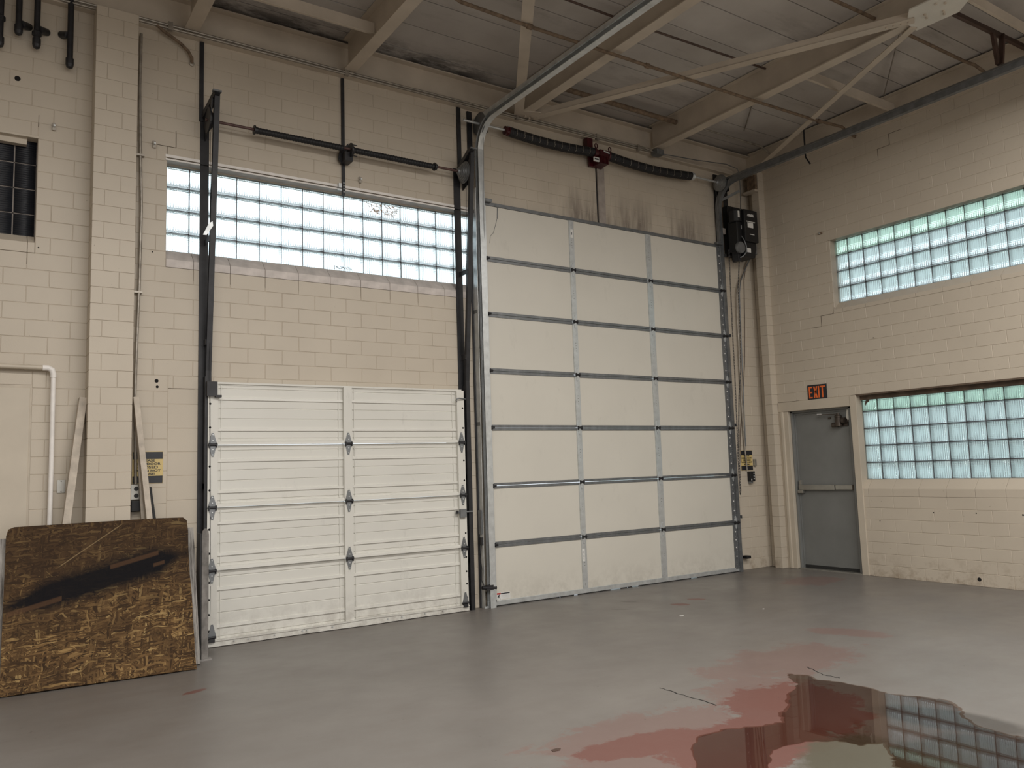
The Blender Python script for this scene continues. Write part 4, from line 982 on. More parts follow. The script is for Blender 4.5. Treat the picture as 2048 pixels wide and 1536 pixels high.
def cone(x, sg, mat):
    return G().lathe((x, YB, ZB-0.004), (sg, 0, 0), [(0, 0.015), (0, 0.052), (0.014, 0.056), (0.02, 0.044), (0.04, 0.047), (0.05, 0.05), (0.055, 0.02)], 16).make('winding_cone', mat, tb)
cone(2.985, -1, M['redsteel']); cone(5.85, 1, M['galv'])
for a in (0.6, 2.2, 3.8, 5.3): G().cyl((2.965, YB+0.045*math.cos(a), ZB+0.045*math.sin(a)), (3.0, YB+0.045*math.cos(a), ZB+0.045*math.sin(a)), 0.009, 6).make('set_screw', M['galv'], tb)
g = G().lathe((4.20, YB, ZB-0.01), (1, 0, 0), [(0, 0.02), (0, 0.058), (0.03, 0.06), (0.034, 0.05), (0.06, 0.05), (0.06, 0.02)], 18)
g.prism([(-0.06, -0.12), (0.14, -0.12), (0.15, 0.0), (0.10, 0.06), (0.0, 0.075), (-0.07, 0.05)], (4.28, -0.03, ZB-0.02), (1, 0, 0), (0, 0, 1), (0, -1, 0), 0.03)
g.box(4.27, 4.40, -0.20, -0.06, ZB-0.14, ZB-0.035).box(4.28, 4.44, -0.19, -0.10, ZB-0.035, ZB+0.035)
g.lathe((4.42, YB, ZB-0.01), (1, 0, 0), [(0, 0.02), (0, 0.055), (0.02, 0.06), (0.03, 0.05), (0.03, 0.02)], 18)
cb = g.make('centre_bracket', M['redsteel'], tb, (4.3, -0.1, ZB))
for i in range(6): G().box(4.275+i*0.021, 4.283+i*0.021, -0.208, -0.198, ZB-0.14, ZB-0.05).make('fin', M['redsteel'], cb)
G().box(4.185, 4.265, -0.185, -0.17, ZB-0.125, ZB-0.075).make('name_plate', M['label'], cb)
G().box(4.195, 4.255, -0.1865, -0.184, ZB-0.108, ZB-0.090).make('plate_print', M['signblack'], cb)
G().cyl((4.33, -0.195, ZB+0.02), (4.42, -0.195, ZB+0.005), 0.010, 10).make('bright_pin', M['galv'], cb)
G().box(4.16, 4.245, -0.10, -0.03, ZB+0.05, ZB+0.19).make('lug', M['redsteel'], cb)
for c0 in ((4.255, -0.15, ZB+0.085), (4.46, -0.16, ZB+0.075)):
    G().tube([Vector(c0)+Vector((0.02*math.cos(q), 0, 0.028*math.sin(q))) for q in [2*math.pi*i/12 for i in range(13)]], 0.007, 6).make('eye_ring', M['redsteel'], cb)
tb['dir'] = 1
drum(tb, (2.60, YB, ZB), 0.125, 0.055, M['galvdark'])
tb['dir'] = -1
drum(tb, (6.415, YB, ZB), 0.115, 0.06, M['galvmid'])
del tb['dir']
G().box(2.675, 2.683, -0.19, -0.01, ZB-0.10, ZB+0.05).make('bearing_plate', M['black'], tb)
G().box(6.50, 6.508, -0.22, -0.01, ZB-0.12, ZB+0.07).make('bearing_plate', M['black'], tb)
G().tube([(6.37, YB+0.04, ZB-0.11), (6.43, -0.09, 3.0), (6.43, -0.085, 0.12)], 0.0025, 5).make('lift_cable', M['galvdark'], tb)
G().tube([(2.64, YB-0.02, ZB-0.11), (2.64, -0.09, 3.0), (2.64, -0.085, 0.12)], 0.0025, 5).make('lift_cable', M['galvdark'], tb)

# hand lock and safety sensor low on the tall door tracks
t = thing('slide_bolt_lock', 'black slide bolt lock low on the bright track between the doors', 'lock', (2.56, -0.1, 0.2))
G().cyl((2.50, -0.115, 0.215), (2.67, -0.115, 0.20), 0.018, 8).box(2.55, 2.63, -0.13, -0.09, 0.185, 0.235).make('bolt', M['black'], t)
bx('tag', M['label'], t, 2.615, 2.655, -0.081, -0.076, 0.24, 0.31)
bx('tag_mark', M['redlabel'], t, 2.62, 2.65, -0.082, -0.080, 0.275, 0.295)
t = thing('sensor_wire', 'dark wire dangling down the bright track beside a narrow grey box', 'wire', (2.53, -0.08, 0.7))
G().tube([(2.525, -0.085, 0.68), (2.515, -0.07, 0.5), (2.535, -0.06, 0.4), (2.525, -0.07, 0.28), (2.545, -0.09, 0.22)], 0.005, 6).make('lead', M['black'], t)
G().box(2.515, 2.54, -0.10, -0.07, 0.64, 0.72).make('plug', M['black'], t)
G().box(2.533, 2.544, -0.075, -0.02, 0.75, 1.0).make('box', M['galvdark'], t)
t = tag(bx('photo_sensor', M['blackpl'], None, 6.565, 6.65, -0.09, -0.0, 0.155, 0.19, 0.004), 'small black photo sensor low on the wall beside the tall door', 'sensor')

# ------------------------------------------------------------------ door operator, chain and its wiring
op = thing('door_operator', 'black motorised door operator hung beside the tall door shaft', 'motor', (6.65, -0.2, 4.45))
bx('back_plate', M['blackpl'], op, 6.585, 6.98, -0.10, -0.01, 4.20, 4.90, 0.004)
bx('control_box', M['blackpl'], op, 6.61, 6.875, -0.36, -0.10, 4.345, 4.785, 0.010)
bx('gear_case', M['blackpl'], op, 6.52, 6.68, -0.30, -0.140, 4.22, 4.64, 0.012)
G().lathe((6.555, -0.25, 4.79), (0, 0, -1), [(0, 0.02), (0.004, 0.075), (0.03, 0.085), (0.17, 0.085), (0.18, 0.07)], 18).make('motor', M['blackpl'], op)
G().lathe((6.60, -0.21, 4.82), (0, 0, -1), [(0, 0.02), (0.0, 0.05), (0.05, 0.055), (0.3, 0.055)], 16).make('capacitor_cover', M['blackpl'], op)
G().lathe((6.535, -0.30, 4.25), (0, -1, 0), [(0, 0.03), (0, 0.075), (0.012, 0.08), (0.03, 0.08), (0.045, 0.075), (0.045, 0.02)], 20).make('chain_wheel', M['galvdark'], op)
bx('chain_guide', M['black'], op, 6.53, 6.585, -0.29, -0.18, 4.08, 4.25, 0.006)
G().prism([(0, 0), (0.2, 0), (0.24, 0.12), (0.24, 0.22), (0, 0.22)], (6.62, -0.10, 4.14), (1, 0, 0), (0, 0, 1), (0, -1, 0), 0.22).make('lower_cover', M['blackpl'], op)
bx('print', M['label'], op, 6.668, 6.800, -0.3618, -0.3600, 4.690, 4.702)
for i in range(8): G().box(6.675+i*0.015, 6.686+i*0.015, -0.362, -0.3600, 4.705, 4.722+0.004*(i % 2)).make('print', M['label'], op)
for i in range(11): G().box(6.645+i*0.016, 6.656+i*0.016, -0.362, -0.3600, 4.612, 4.624).make('print', M['label'], op)
bx('white_label', M['label'], op, 6.665, 6.775, -0.363, -0.360, 4.535, 4.605)
bx('print', M['label'], op, 6.70, 6.79, -0.362, -0.360, 4.44, 4.449)
bx('small_label', M['label'], op, 6.60, 6.625, -0.302, -0.3, 4.52, 4.575)
bx('motor_label', M['label'], op, 6.515, 6.545, -0.337, -0.330, 4.66, 4.75)
bx('white_label', M['label'], op, 6.67, 6.745, -0.325, -0.318, 4.205, 4.265)
G().tube([(6.60, -0.30, 4.42), (6.60, -0.34, 4.36), (6.63, -0.345, 4.28), (6.63, -0.345, 4.20), (6.58, -0.33, 4.14), (6.55, -0.3, 4.12)], 0.009, 8).make('grey_hose', M['galvdark'], op)
G().cyl((6.86, -0.28, 4.33), (6.86, -0.28, 4.20), 0.04, 12).make('entry_cap', M['galvdark'], op)
def chain(label, pts, name='hand_chain'):
    P = [Vector(p) for p in pts]; g = G(); L = 0.026; dist = 0; i = 0; s = 0.0; flip = 0
    seg = [(b_-a).length for a, b_ in zip(P, P[1:])]; tot = sum(seg); n = int(tot/(L*0.78))
    for k in range(n):
        d = (k+0.5)*tot/n; j = 0
        while d > seg[j] and j < len(seg)-1: d -= seg[j]; j += 1
        t_ = (P[j+1]-P[j]).normalized(); c = P[j]+t_*d
        a = t_.cross(Vector((0, 1, 0))).normalized(); b_ = t_.cross(a); w = a if k % 2 else b_
        rs = []
        q = (w if True else a); nrm = t_.cross(q)
        pr = [(L*0.5, 0.0), (L*0.30, 0.0075), (-L*0.30, 0.0075), (-L*0.5, 0.0), (-L*0.30, -0.0075), (L*0.30, -0.0075)]
        for x, y in pr:
            cc = c+t_*x+q*y; rad = (t_*x+q*y).normalized()
            rs.append([cc+rad*0.0031, cc+nrm*0.0031, cc-rad*0.0031, cc-nrm*0.0031])
        g.rings(rs, closed=True, cap=False, smooth=False)
    return tag(g.make(name, M['black'], None, pts[0]), label, 'chain')
chain('long looped hand chain hanging from the black door operator', [(6.452, -0.2, 4.24), (6.438, -0.2, 3.72), (6.43, -0.2, 3.34), (6.422, -0.2, 3.0), (6.42, -0.2, 2.62), (6.41, -0.2, 2.27), (6.40, -0.2, 1.9), (6.385, -0.2, 1.47), (6.375, -0.2, 1.05), (6.385, -0.2, 1.0), (6.395, -0.2, 1.05), (6.402, -0.2, 1.44), (6.425, -0.2, 1.81), (6.473, -0.2, 2.27), (6.54, -0.2, 2.62), (6.566, -0.2, 3.0), (6.582, -0.2, 3.47), (6.59, -0.2, 3.74), (6.60, -0.25, 4.20)])
t = thing('operator_conduit', 'pair of thin conduits slanting from the operator down to the small warning sign', 'conduit', (6.75, -0.05, 3.7))
G().tube([(7.00, -0.12, 4.42), (7.10, -0.07, 4.33), (7.00, -0.05, 4.15), (6.79, -0.045, 3.85), (6.745, -0.04, 3.72), (6.73, -0.035, 3.3), (6.72, -0.03, 2.6), (6.715, -0.03, 1.95), (6.725, -0.03, 1.60), (6.75, -0.025, 1.30)], 0.010, 8).make('run', M['conduit'], t)
G().tube([(7.00, -0.13, 4.38), (7.07, -0.09, 4.30), (6.96, -0.07, 4.13), (6.81, -0.065, 3.88), (6.775, -0.06, 3.70), (6.755, -0.05, 2.8), (6.735, -0.045, 2.0), (6.735, -0.04, 1.62)], 0.007, 8).make('run', M['galvdark'], t)
t = tag(G().tube([(6.99, -0.02, 4.12), (6.944, -0.015, 3.92), (6.903, -0.015, 3.35), (6.848, -0.015, 2.76), (6.77, -0.015, 2.25), (6.67, -0.015, 1.80), (6.65, -0.015, 1.4)], 0.004, 6).make('thin_wire', M['brown'], None, (6.99, -0.02, 4.12)), 'single thin brown wire drooping down the wall beside the hand chain', 'wire')
t = thing('button_station', 'black three button control station under the small warning sign', 'switch', (6.82, -0.03, 1.22))
bx('body', M['blackpl'], t, 6.775, 6.865, -0.06, 0.0, 1.150, 1.285, 0.006)
for i in range(3): G().cyl((6.838, -0.066, 1.185+i*0.035), (6.838, -0.058, 1.185+i*0.035), 0.010, 10).make('button', M['galv'], t)
bx('cable_gland', M['galvdark'], t, 6.78, 6.825, -0.05, -0.01, 1.125, 1.15, 0.003)
bx('body_label', M['label'], t, 6.782, 6.797, -0.061, -0.059, 1.163, 1.185)
t = tag(bx('wall_box', M['alu'], None, 6.905, 6.945, -0.03, 0.0, 1.352, 1.445, 0.003), 'small grey metal box beside the small warning sign', 'box')
def warn_sign(label, x0, x1, z0, z1):
    t = thing('warning_sign', label, 'sign', ((x0+x1)/2, 0, (z0+z1)/2), 'black and yellow door signs'); h = z1-z0; xm = (x0+x1)/2
    bx('plate', M['yellow'], t, x0, x1, -0.005, -0.0005, z0, z1)
    bx('black_band', M['signblack'], t, x0+0.003, x1-0.003, -0.0066, -0.005, z1-h*0.235, z1-0.003)
    bx('black_band', M['signblack'], t, x0+0.003, x1-0.003, -0.0066, -0.005, z0+0.003, z0+h*0.235)
    for i, (s, k) in enumerate((('PLEASE', 1.0), ('KEEP DOOR', 1.0), ('CLOSED', 1.18), ('WHEN NOT', 1.0), ('IN USE!', 1.0))):
        text('lettering', s, 0.026*k*h/0.27, M['signblack'], t, (xm, -0.0062, z1-h*(0.285+0.105*i)), (1, 0, 0), (0, 0, 1), 1.42, 0.001, 0.0006)
    return t
warn_sign('black and yellow door sign half hidden behind the leaning white boards', -0.785, -0.547, 1.392, 1.657)
warn_sign('small black and yellow door sign above the button station', 6.662, 6.895, 1.298, 1.566)

# ------------------------------------------------------------------ exit door with casing, sign and closer
d3 = thing('door_3', 'grey steel exit door with panic bar set deep in the wall', 'door', (XR+0.1, -0.88, 0), kind='structure')
XD = XR+0.098
bx('door_leaf', M['greydoor'], d3, XD, XD+0.045, -1.272, -0.438, 0.050, 2.035, 0.002)
bx('frame_jamb', M['greydoor'], d3, XD-0.05, XD+0.08, -0.438, -0.412, 0, 2.06, 0.003)
bx('frame_stop', M['greydoor'], d3, XD-0.012, XD+0.05, -0.455, -0.437, 0, 2.05, 0.002)
bx('frame_jamb', M['greydoor'], d3, XD-0.05, XD+0.08, -1.345, -1.274, 0, 2.06, 0.003)
bx('frame_head', M['greydoor'], d3, XD-0.05, XD+0.08, -1.345, -0.412, 2.037, 2.062, 0.003)
bx('frame_head', M['greydoor'], d3, XD-0.014, XD+0.05, -1.28, -0.44, 2.012, 2.038, 0.002)
bx('threshold', M['alu'], d3, XR-0.0, XD+0.10, -1.345, -0.412, -0.002, 0.012, 0.002)
bx('door_sweep', M['rubber'], d3, XD-0.004, XD+0.04, -1.27, -0.44, 0.012, 0.052)
G().box(XD-0.052, XD-0.012, -1.00, -0.468, 1.022, 1.088).make('panic_bar', M['alu'], d3, None, 0.004)
G().box(XD-0.048, XD-0.012, -1.25, -1.012, 1.026, 1.084).make('panic_bar_end', M['alu'], d3, None, 0.004)
bx('bar_gap', M['black'], d3, XD-0.046, XD-0.012, -1.013, -0.999, 1.024, 1.086)
bx('end_cap', M['bronze'], d3, XD-0.05, XD-0.0, -1.268, -1.249, 1.022, 1.088, 0.003)
bx('latch_case', M['alu'], d3, XD-0.058, XD-0.0, -0.530, -0.450, 0.980, 1.022, 0.004)
bx('latch_case', M['alu'], d3, XD-0.040, XD-0.0, -0.500, -0.465, 1.088, 1.150, 0.004)
# cream casing on the wall face
dc = thing('trim_3', 'cream plastered casing around the grey exit door', 'casing', (XR, -0.88, 2.1), kind='structure')
bx('head_band', M['beige'], dc, XR-0.012, XR+0.05, -1.43, -0.268, 2.062, 2.188, 0.004)
bx('side_band', M['beige'], dc, XR-0.004, XR+0.05, -0.411, -0.262, 0, 2.062, 0.004)
bx('side_bead', M['beige'], dc, XR-0.022, XR+0.01, -0.345, -0.300, 0, 2.062, 0.008)
bx('side_band', M['beige'], dc, XR-0.016, XR+0.103, -1.4335, -1.345, 0, 2.188, 0.004)
# closer
t = thing('door_closer', 'dark bronze round door closer with arm at the top of the exit door', 'door closer', (XD, -1.13, 1.88))
G().lathe((XD-0.045, -1.125, 1.965), (0, 0, -1), [(0, 0.015), (0.0, 0.038), (0.012, 0.046), (0.03, 0.046), (0.034, 0.042), (0.115, 0.044), (0.12, 0.046), (0.14, 0.046), (0.145, 0.02)], 20).make('body', M['bronze'], t)
G().cyl((XD-0.045, -1.12, 1.842), (XD-0.045, -1.035, 1.842), 0.030, 14).make('cylinder', M['bronze'], t)
bx('mount_plate', M['bronze'], t, XD-0.02, XD, -1.235, -1.06, 1.82, 1.93, 0.004)
G().cyl((XD-0.045, -1.18, 1.89), (XD-0.045, -1.215, 1.89), 0.04, 12).make('end_cap', M['bronze'], t)
G().cyl((XD-0.045, -1.125, 1.962), (XD-0.045, -1.125, 1.992), 0.018, 10).make('spindle', M['bronze'], t)
G().beam((XD-0.045, -1.12, 1.978), (XD-0.06, -0.845, 1.985), 0.016, 0.010).make('arm', M['bronze'], t)
G().beam((XD-0.06, -0.90, 1.992), (XD-0.07, -0.842, 1.996), 0.026, 0.006).make('arm_tip', M['label'], t)
G().prism([(0.0, 0.0), (0.035, 0.05), (0.03, 0.15), (-0.02, 0.155), (-0.035, 0.06)], (XD-0.02, -1.262, 1.868), (0, -1, 0), (0, 0, 1), (-1, 0, 0), 0.012).make('cream_shoe', M['white'], t)
G().tube([(XD-0.03, -1.21, 1.865), (XD-0.04, -1.25, 1.87), (XD-0.04, -1.275, 1.90), (XD-0.03, -1.285, 1.96)], 0.006, 6).make('hose', M['bronze'], t)
G().box(XD-0.015, XD, -0.99, -0.955, 1.925, 1.945).make('old_bracket', M['bronze'], t)
t = thing('exit_sign', 'black sign with orange EXIT letters above the grey door', 'sign', (XR-0.004, -0.888, 2.277))
G().prism([(-0.137, -0.098), (0.137, -0.098), (0.142, -0.093), (0.142, 0.098), (-0.137, 0.102), (-0.142, 0.096), (-0.142, -0.093)], (XR-0.001, -0.888, 2.277), (0, -1, 0), (0, 0, 1), (-1, 0, 0), 0.006).make('plate', M['signblack'], t)
def letter(polys, x0):
    for pl in polys:
        pass
g = G()
def lp(pl, x0, sx=1.0): g.prism([(x0+x*sx, z) for x, z in pl], (XR-0.0068, -0.888, 2.280), (0, -1, 0), (0, 0, 1), (-1, 0, 0), 0.002)
hL = 0.075; 
for x0, kind in ((-0.122, 'E'), (-0.054, 'X'), (0.016, 'I'), (0.052, 'T')):
    g = G(); w = 0.056; s = 0.019
    if kind == 'E':
        lp([(0, -hL), (s, -hL), (s, hL), (0, hL)], x0)
        for zc in (-hL, -s*0.45, hL-s*0.9): lp([(s, zc), (w-0.004, zc), (w-0.004, zc+s*0.9), (s, zc+s*0.9)], x0)
    if kind == 'X':
        lp([(0, -hL), (s*1.1, -hL), (w+0.006, hL), (w+0.006-s*1.1, hL)], x0)
        lp([(w+0.006-s*1.1, -hL), (w+0.006, -hL), (w*0.5+0.003+s*0.55, -0.004), (w*0.5+0.003-s*0.35, 0.004)], x0)
        lp([(0, hL), (s*1.1, hL), (w*0.5+0.003+s*0.4, -0.002), (w*0.5+0.003-s*0.55, -0.002)], x0)
    if kind == 'I': lp([(0, -hL), (s, -hL), (s, hL), (0, hL)], x0)
    if kind == 'T':
        lp([(w/2-s/2, -hL), (w/2+s/2, -hL), (w/2+s/2, hL-s*0.9), (w/2-s/2, hL-s*0.9)], x0); lp([(-0.006, hL-s*0.9), (w+0.014, hL-s*0.9), (w+0.014, hL), (-0.006, hL)], x0)
    g.make('letter', M['orange'], t)

# ------------------------------------------------------------------ things leaning at the pilaster
def board_thing(name, label, cat, loc, rz, lean, w, h, th, mat, group=None, poly=None):
    o = link(name, None, None, loc)
    o.rotation_euler = Euler((0, 0, 0)); o.rotation_mode = 'XYZ'
    mat4 = Matrix.Translation(loc) @ Matrix.Rotation(rz, 4, 'Z') @ Matrix.Rotation(-lean, 4, 'X')
    poly = poly or [(0, 0), (w, 0), (w, h), (0, h)]
    me = G().prism(poly, (0, -th/2, 0), (1, 0, 0), (0, 0, 1), (0, 1, 0), th).mesh(name, mat)
    bpy.data.objects.remove(o); o = bpy.data.objects.new(name, me); C.objects.link(o); o.matrix_world = mat4; WL[o.name] = Vector(loc)
    return tag(o, label, cat, group)
rz = math.atan2(-0.065, 1.24); lean = math.atan2(0.50, 1.09)
rnd = random.Random(5); pl = [(0.0, 0.0)]
for i in range(1, 12): pl.append((1.245*i/12, rnd.uniform(0.0, 0.004)))
pl += [(1.245, 0.0)] + [(1.245+rnd.uniform(-0.006, 0.003), 1.215*i/10) for i in range(1, 10)] + [(1.243, 1.185), (1.215, 1.212), (1.0, 1.217), (0.5, 1.212), (0.05, 1.207), (0.012, 1.190), (0.0, 1.14)]
osb = board_thing('strand_board', 'dark scorched sheet of strand board leaning in front of the pilaster', 'board', (-1.69, -0.765, 0.006), rz, lean, 1.245, 1.215, 0.014, M['osb'], None, pl)
g2 = board_thing('grey_board', 'frayed grey white sheet leaning behind the scorched strand board', 'board', (-1.775, -0.60, 0.006), rz, math.atan2(0.37, 1.06), 1.39, 1.075, 0.03, M['greyboard'])
t = thing('track_guard', 'grey steel channel guard with rounded top standing beside the strand board', 'guard', (-0.335, -0.49, 0))
prf = [(-0.035, 0.0), (0.035, 0.0), (0.035, 0.97), (0.028, 1.005), (0.010, 1.02), (-0.012, 1.02), (-0.030, 1.0), (-0.035, 0.965)]
M['guardgrey'] = plain('scuffed_grey_steel', (0.26, 0.245, 0.235), 0.5, 0.3, 0.4, 10, 0.2)
G().prism(prf, (-0.322, -0.525, 0.0), (0.84, 0.55, 0), (0, 0, 1), (0.55, -0.84, 0), 0.006).make('front_web', M['guardgrey'], t)
G().box(-0.362, -0.354, -0.545, -0.42, 0.0, 0.985).make('side_flange', M['black'], t)
G().box(-0.30, -0.292, -0.50, -0.40, 0.0, 0.98).make('side_flange', M['guardgrey'], t)
G().box(-0.39, -0.27, -0.56, -0.40, 0.0, 0.012).make('foot_plate', M['guardgrey'], t)
def plank(label, p0, p1, w, h, up=(0, -1, 0), mat=None, name='timber_board', group='whitewashed boards leaning at the pilaster'):
    p0, p1 = Vector(p0), Vector(p1)
    o = G().beam(p0, p1, w, h, up).make(name, mat or M['wood'], None, p0, 0.002)
    return tag(o, label, 'board', group)
plank('whitewashed timber leaning on the wall beside the metal cover plate', (-1.385, -0.28, 0.03), (-1.165, -0.055, 2.09), 0.055, 0.09, (0, -1, 0))
plank('whitewashed timber leaning in front of the half hidden door sign', (-0.575, -0.29, 0.03), (-0.782, -0.09, 2.10), 0.045, 0.085, (0, -1, 0))
plank('thinner whitewashed batten tucked behind the timber by the door sign', (-0.655, -0.185, 0.03), (-0.745, -0.062, 1.75), 0.035, 0.03, (0, -1, 0))
plank('black rubber strip leaning low behind the whitewashed timber', (-0.50, -0.22, 0.02), (-0.670, -0.06, 1.36), 0.05, 0.012, (0, -1, 0), M['rubber'], 'rubber_strip', None)
# outlet and plates
t = thing('wall_outlet', 'grey four way power outlet beside the pilaster with a black plug below', 'outlet', (-0.75, -0.03, 1.33))
bx('cover', M['alu'], t, -0.80, -0.69, -0.045, 0.0, 1.262, 1.388, 0.004)
for x in (-0.757, -0.715):
    for z in (1.295, 1.352):
        r = G().lathe((x, -0.0475, z), (0, 1, 0), [(0, 0.018), (0.003, 0.018)], 14).make('receptacle', M['blackpl'], t, (x, -0.0475, z))
t = tag(bx('plug_box', M['blackpl'], None, -0.80, -0.72, -0.07, 0.0, 1.165, 1.255, 0.008), 'black plug box on the wall directly below the four way outlet', 'plug')
t = tag(bx('cover_plate', M['alu'], None, -1.326, -1.268, -0.006, 0.0, 1.340, 1.443, 0.002), 'blank metal cover plate on the wall beside the white corner pipe', 'plate')
for z in (1.352, 1.431): G().cyl((-1.297, -0.008, z), (-1.297, -0.005, z), 0.004, 6).make('screw', M['bronze'], t)
t = thing('pilaster_conduit', 'grey vertical conduit running down beside the pilaster to the outlet', 'conduit', (-0.775, -0.03, 1.39))
G().tube([(-0.775, -0.03, 5.30), (-0.780, -0.03, 4.8), (-0.768, -0.03, 4.26), (-0.752, -0.03, 3.75), (-0.758, -0.03, 3.1), (-0.772, -0.03, 2.5), (-0.778, -0.03, 2.1), (-0.76, -0.03, 1.39)], 0.012, 8).make('run', M['conduit'], t)
for z in (4.2, 3.0): G().box(-0.80, -0.735, -0.045, 0.0, z-0.008, z+0.008).make('clamp', M['conduit'], t)
t = thing('wall_pipe', 'whitish pipe with an elbow framing the painted wall panel', 'pipe', (-1.38, -0.05, 1.0))
G().tube([(-2.4, -0.05, 2.335), (-1.43, -0.05, 2.325)], 0.019, 12).make('run', M['beige'], t)
G().tube([(-1.45, -0.05, 2.325), (-1.41, -0.05, 2.324), (-1.385, -0.05, 2.31), (-1.376, -0.05, 2.28), (-1.375, -0.05, 2.25)], 0.023, 12).make('elbow', M['lintel'], t)
G().tube([(-1.375, -0.05, 2.26), (-1.372, -0.05, 1.6), (-1.375, -0.05, 0.02)], 0.018, 12).make('run', M['lintel'], t)
# black pipes at the top corner
YP = -0.08
def drop_pipe(label, x, z0, stub, cap, jx=1):
    t = thing('black_pipe', label, 'pipe', (x, YP, z0), 'capped black pipes hanging at the wall head')
    G().tube([(x, YP, 5.74), (x, YP, z0)], 0.0235, 14).make('run', M['black'], t)
    G().lathe((x, YP, z0+0.05), (0, 0, -1), [(0, 0.024), (0.0, 0.031), (0.05, 0.031), (0.075, 0.024), (0.085, 0.008)], 14).make('cap', M['black'], t)
    if stub: G().cyl((x+0.02*jx, YP, stub), (x+0.075*jx, -0.0, stub+0.03), 0.03, 12).make('wall_stub', M['black'], t)
    if cap: G().lathe((x, YP, cap), (0, 0, -1), [(0, 0.025), (0.01, 0.036), (0.035, 0.036), (0.045, 0.025)], 14).make('collar', M['black'], t)
drop_pipe('short black pipe with rounded cap nearest the picture corner', -1.688, 5.035, 5.10, None)
drop_pipe('black pipe with a thick collar above its cap', -1.561, 4.955, 5.09, 5.07)
drop_pipe('longest black pipe hanging closest to the pilaster', -1.322, 4.85, 5.10, None, -0.8)
drop_pipe('black pipe only partly showing against the frame of the view', -1.812, 4.90, None, 5.13)
# small bolts on the wall
for lab, x, z in (('rusty bolt bracket on the wall above the blacked out window', -1.416, 4.32), ('small bolt bracket on the wall beside the bright window head', -0.654, 4.325), ('small bolt stub on the wall above the bright window', 1.262, 4.345)):
    t = thing('wall_bolt', lab, 'bolt', (x, -0.01, z))
    G().box(x-0.012, x+0.012, -0.02, 0.0, z-0.03, z+0.03).make('clip', M['conduit'], t)
    G().cyl((x, -0.05, z), (x, -0.015, z), 0.008, 8).make('stud', M['galv'], t)
t = thing('wall_bolt', 'rusty bolt bracket on the exit wall near the upper glass window', 'bolt', (XR-0.01, -1.10, 4.32))
G().box(XR-0.02, XR, -1.13, -1.08, 4.31, 4.335).make('clip', M['rustpipe'], t); G().cyl((XR-0.04, -1.105, 4.32), (XR-0.01, -1.105, 4.32), 0.008, 8).make('stud', M['galv'], t)
t = thing('pilaster_bracket', 'rust stained seat bracket at the top of the corner pilaster', 'bracket', (7.1, -0.2, 5.0))
bx('seat', M['steelpaint'], t, 6.97, 7.050, -0.27, -0.06, 5.12, 5.15, 0.003)
bx('stem', M['rustpipe'], t, 7.0, 7.045, -0.255, -0.12, 5.15, 5.36, 0.003)

# ------------------------------------------------------------------ puddle and floor litter
pud = [(0.9, -4.62), (0.966, -4.512), (1.172, -4.294), (1.316, -4.218), (1.501, -4.232), (1.693, -4.32), (1.827, -4.343), (1.915, -4.253), (2.123, -4.153), (2.28, -4.017), (2.508, -3.916), (2.60, -3.78), (2.67, -3.709), (2.737, -3.813), (2.683, -3.927), (2.745, -4.052), (2.754, -4.229), (2.731, -4.401), (2.819, -4.567), (2.848, -4.68), (2.751, -4.794), (2.605, -4.881), (2.52, -5.005), (2.497, -5.188), (2.51, -5.241), (2.48, -5.5), (2.1, -5.7), (1.7, -5.35), (1.68, -5.06), (1.80, -4.98), (1.93, -4.85), (1.80, -4.80), (1.788, -4.692), (1.65, -4.6), (1.422, -4.579), (1.219, -4.716), (1.0, -4.85)]
rnd = random.Random(9); pp = []
for i, p in enumerate(pud):
    q = pud[(i+1) % len(pud)]; n = 6
    for k in range(n):
        f = k/n; j = 0.010 if k else 0.0
        pp.append((p[0]+(q[0]-p[0])*f+rnd.uniform(-j, j), p[1]+(q[1]-p[1])*f+rnd.uniform(-j, j)))
me = bpy.data.meshes.new('puddle'); me.from_pydata([(x, y, 0.0015) for x, y in pp], [], [list(range(len(pp)))]); me.materials.append(M['water'])
bm = bmesh.new(); bm.from_mesh(me); bmesh.ops.triangulate(bm, faces=bm.faces); bmesh.ops.recalc_face_normals(bm, faces=bm.faces)
if sum(f.normal.z for f in bm.faces) < 0: bmesh.ops.reverse_faces(bm, faces=bm.faces)
bm.to_mesh(me); bm.free()
pu = tag(link('puddle', me, None, (0, 0, 0)), 'shallow mirror like puddle over red primer on the grey floor', 'puddle')
M['damp'] = bpy.data.materials.new('damp_edge'); M['damp'].use_nodes = True
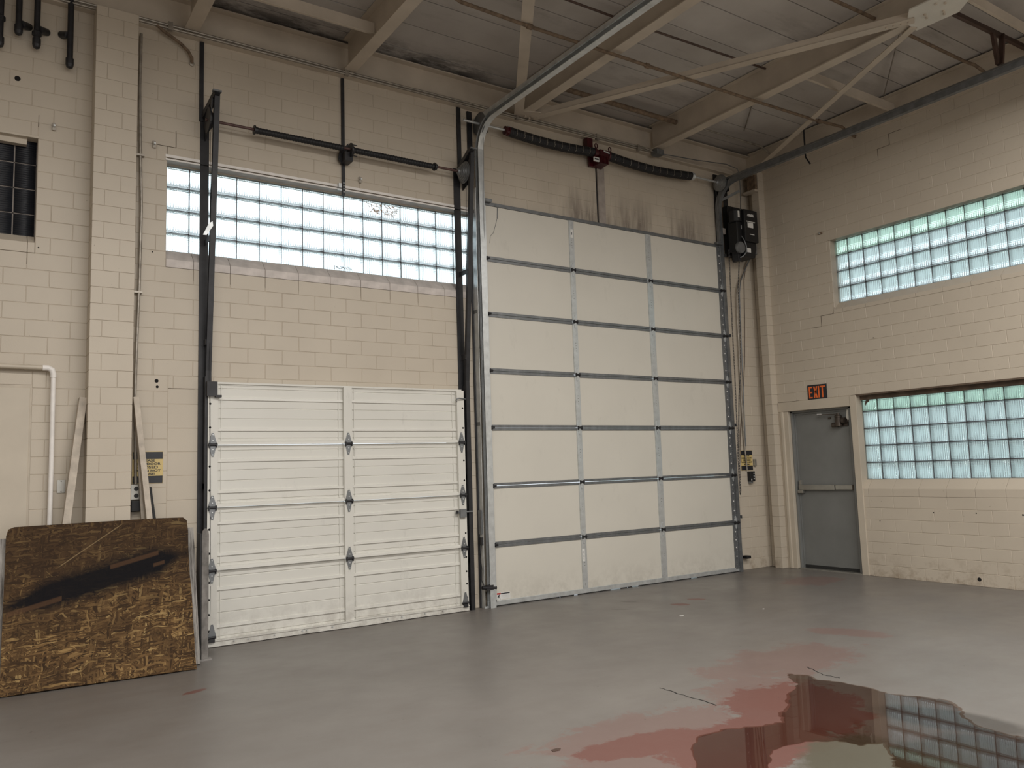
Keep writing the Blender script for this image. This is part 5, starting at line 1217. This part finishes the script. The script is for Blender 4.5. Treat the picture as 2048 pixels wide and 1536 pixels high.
_t = M['damp'].node_tree; _t.nodes.remove(_t.nodes['Principled BSDF']); _tr = _t.nodes.new('ShaderNodeBsdfTransparent')
_tr.inputs['Color'].default_value = (0.78, 0.71, 0.67, 1); _t.links.new(_tr.outputs[0], _t.nodes['Material Output'].inputs[0])
cx = sum(p[0] for p in pp)/len(pp); np_ = len(pp); rim = []; wv = 0.012
for i, p in enumerate(pp):
    a, b_ = pp[i-1], pp[(i+1) % np_]; tx, ty = b_[0]-a[0], b_[1]-a[1]; L = math.hypot(tx, ty) or 1
    wv = max(0.001, min(0.022, wv+rnd.uniform(-0.005, 0.005)))
    rim.append((p[0]-ty/L*wv, p[1]+tx/L*wv, 0.0008)); 
inner = [(x, y, 0.0008) for x, y in pp]
G().add(inner+rim, [(i, (i+1) % np_, np_+(i+1) % np_, np_+i) for i in range(np_)]).make('damp_edge', M['damp'], pu, (0, 0, 0))
g = G(); rnd = random.Random(21)
for (ax, ay), (bx_, by_) in (((1.80, -3.41), (1.79, -3.63)), ((1.79, -3.63), (1.786, -3.90)), ((2.922, -3.677), (2.825, -3.867)), ((2.825, -3.867), (2.837, -3.989))):
    n = 7; P = [Vector((ax+(bx_-ax)*i/n+rnd.uniform(-0.008, 0.008), ay+(by_-ay)*i/n+rnd.uniform(-0.008, 0.008), 0.0006)) for i in range(n+1)]
    for a, b_ in zip(P, P[1:]): g.beam(a, b_, rnd.uniform(0.004, 0.009), 0.001)
g.make('floor_crack', M['hole'], fl)
for lab, x, y, s, mt in (('white paper scrap lying on the floor before the tall door', 3.675, -1.749, 0.03, 'label'), ('dark chip lying on the floor near the red primer patch', 0.603, -3.905, 0.03, 'brown'), ('tiny white fleck lying on the floor towards the exit door', 4.494, -2.027, 0.014, 'label')):
    tag(G().prism([(-s, -s*0.4), (s*0.3, -s*0.6), (s, 0.1*s), (s*0.2, s*0.5), (-s*0.8, s*0.4)], (x, y, 0.0005), (1, 0, 0), (0, 1, 0), (0, 0, 1), 0.002).make('litter_scrap', M[mt], None, (x, y, 0)), lab, 'scrap')
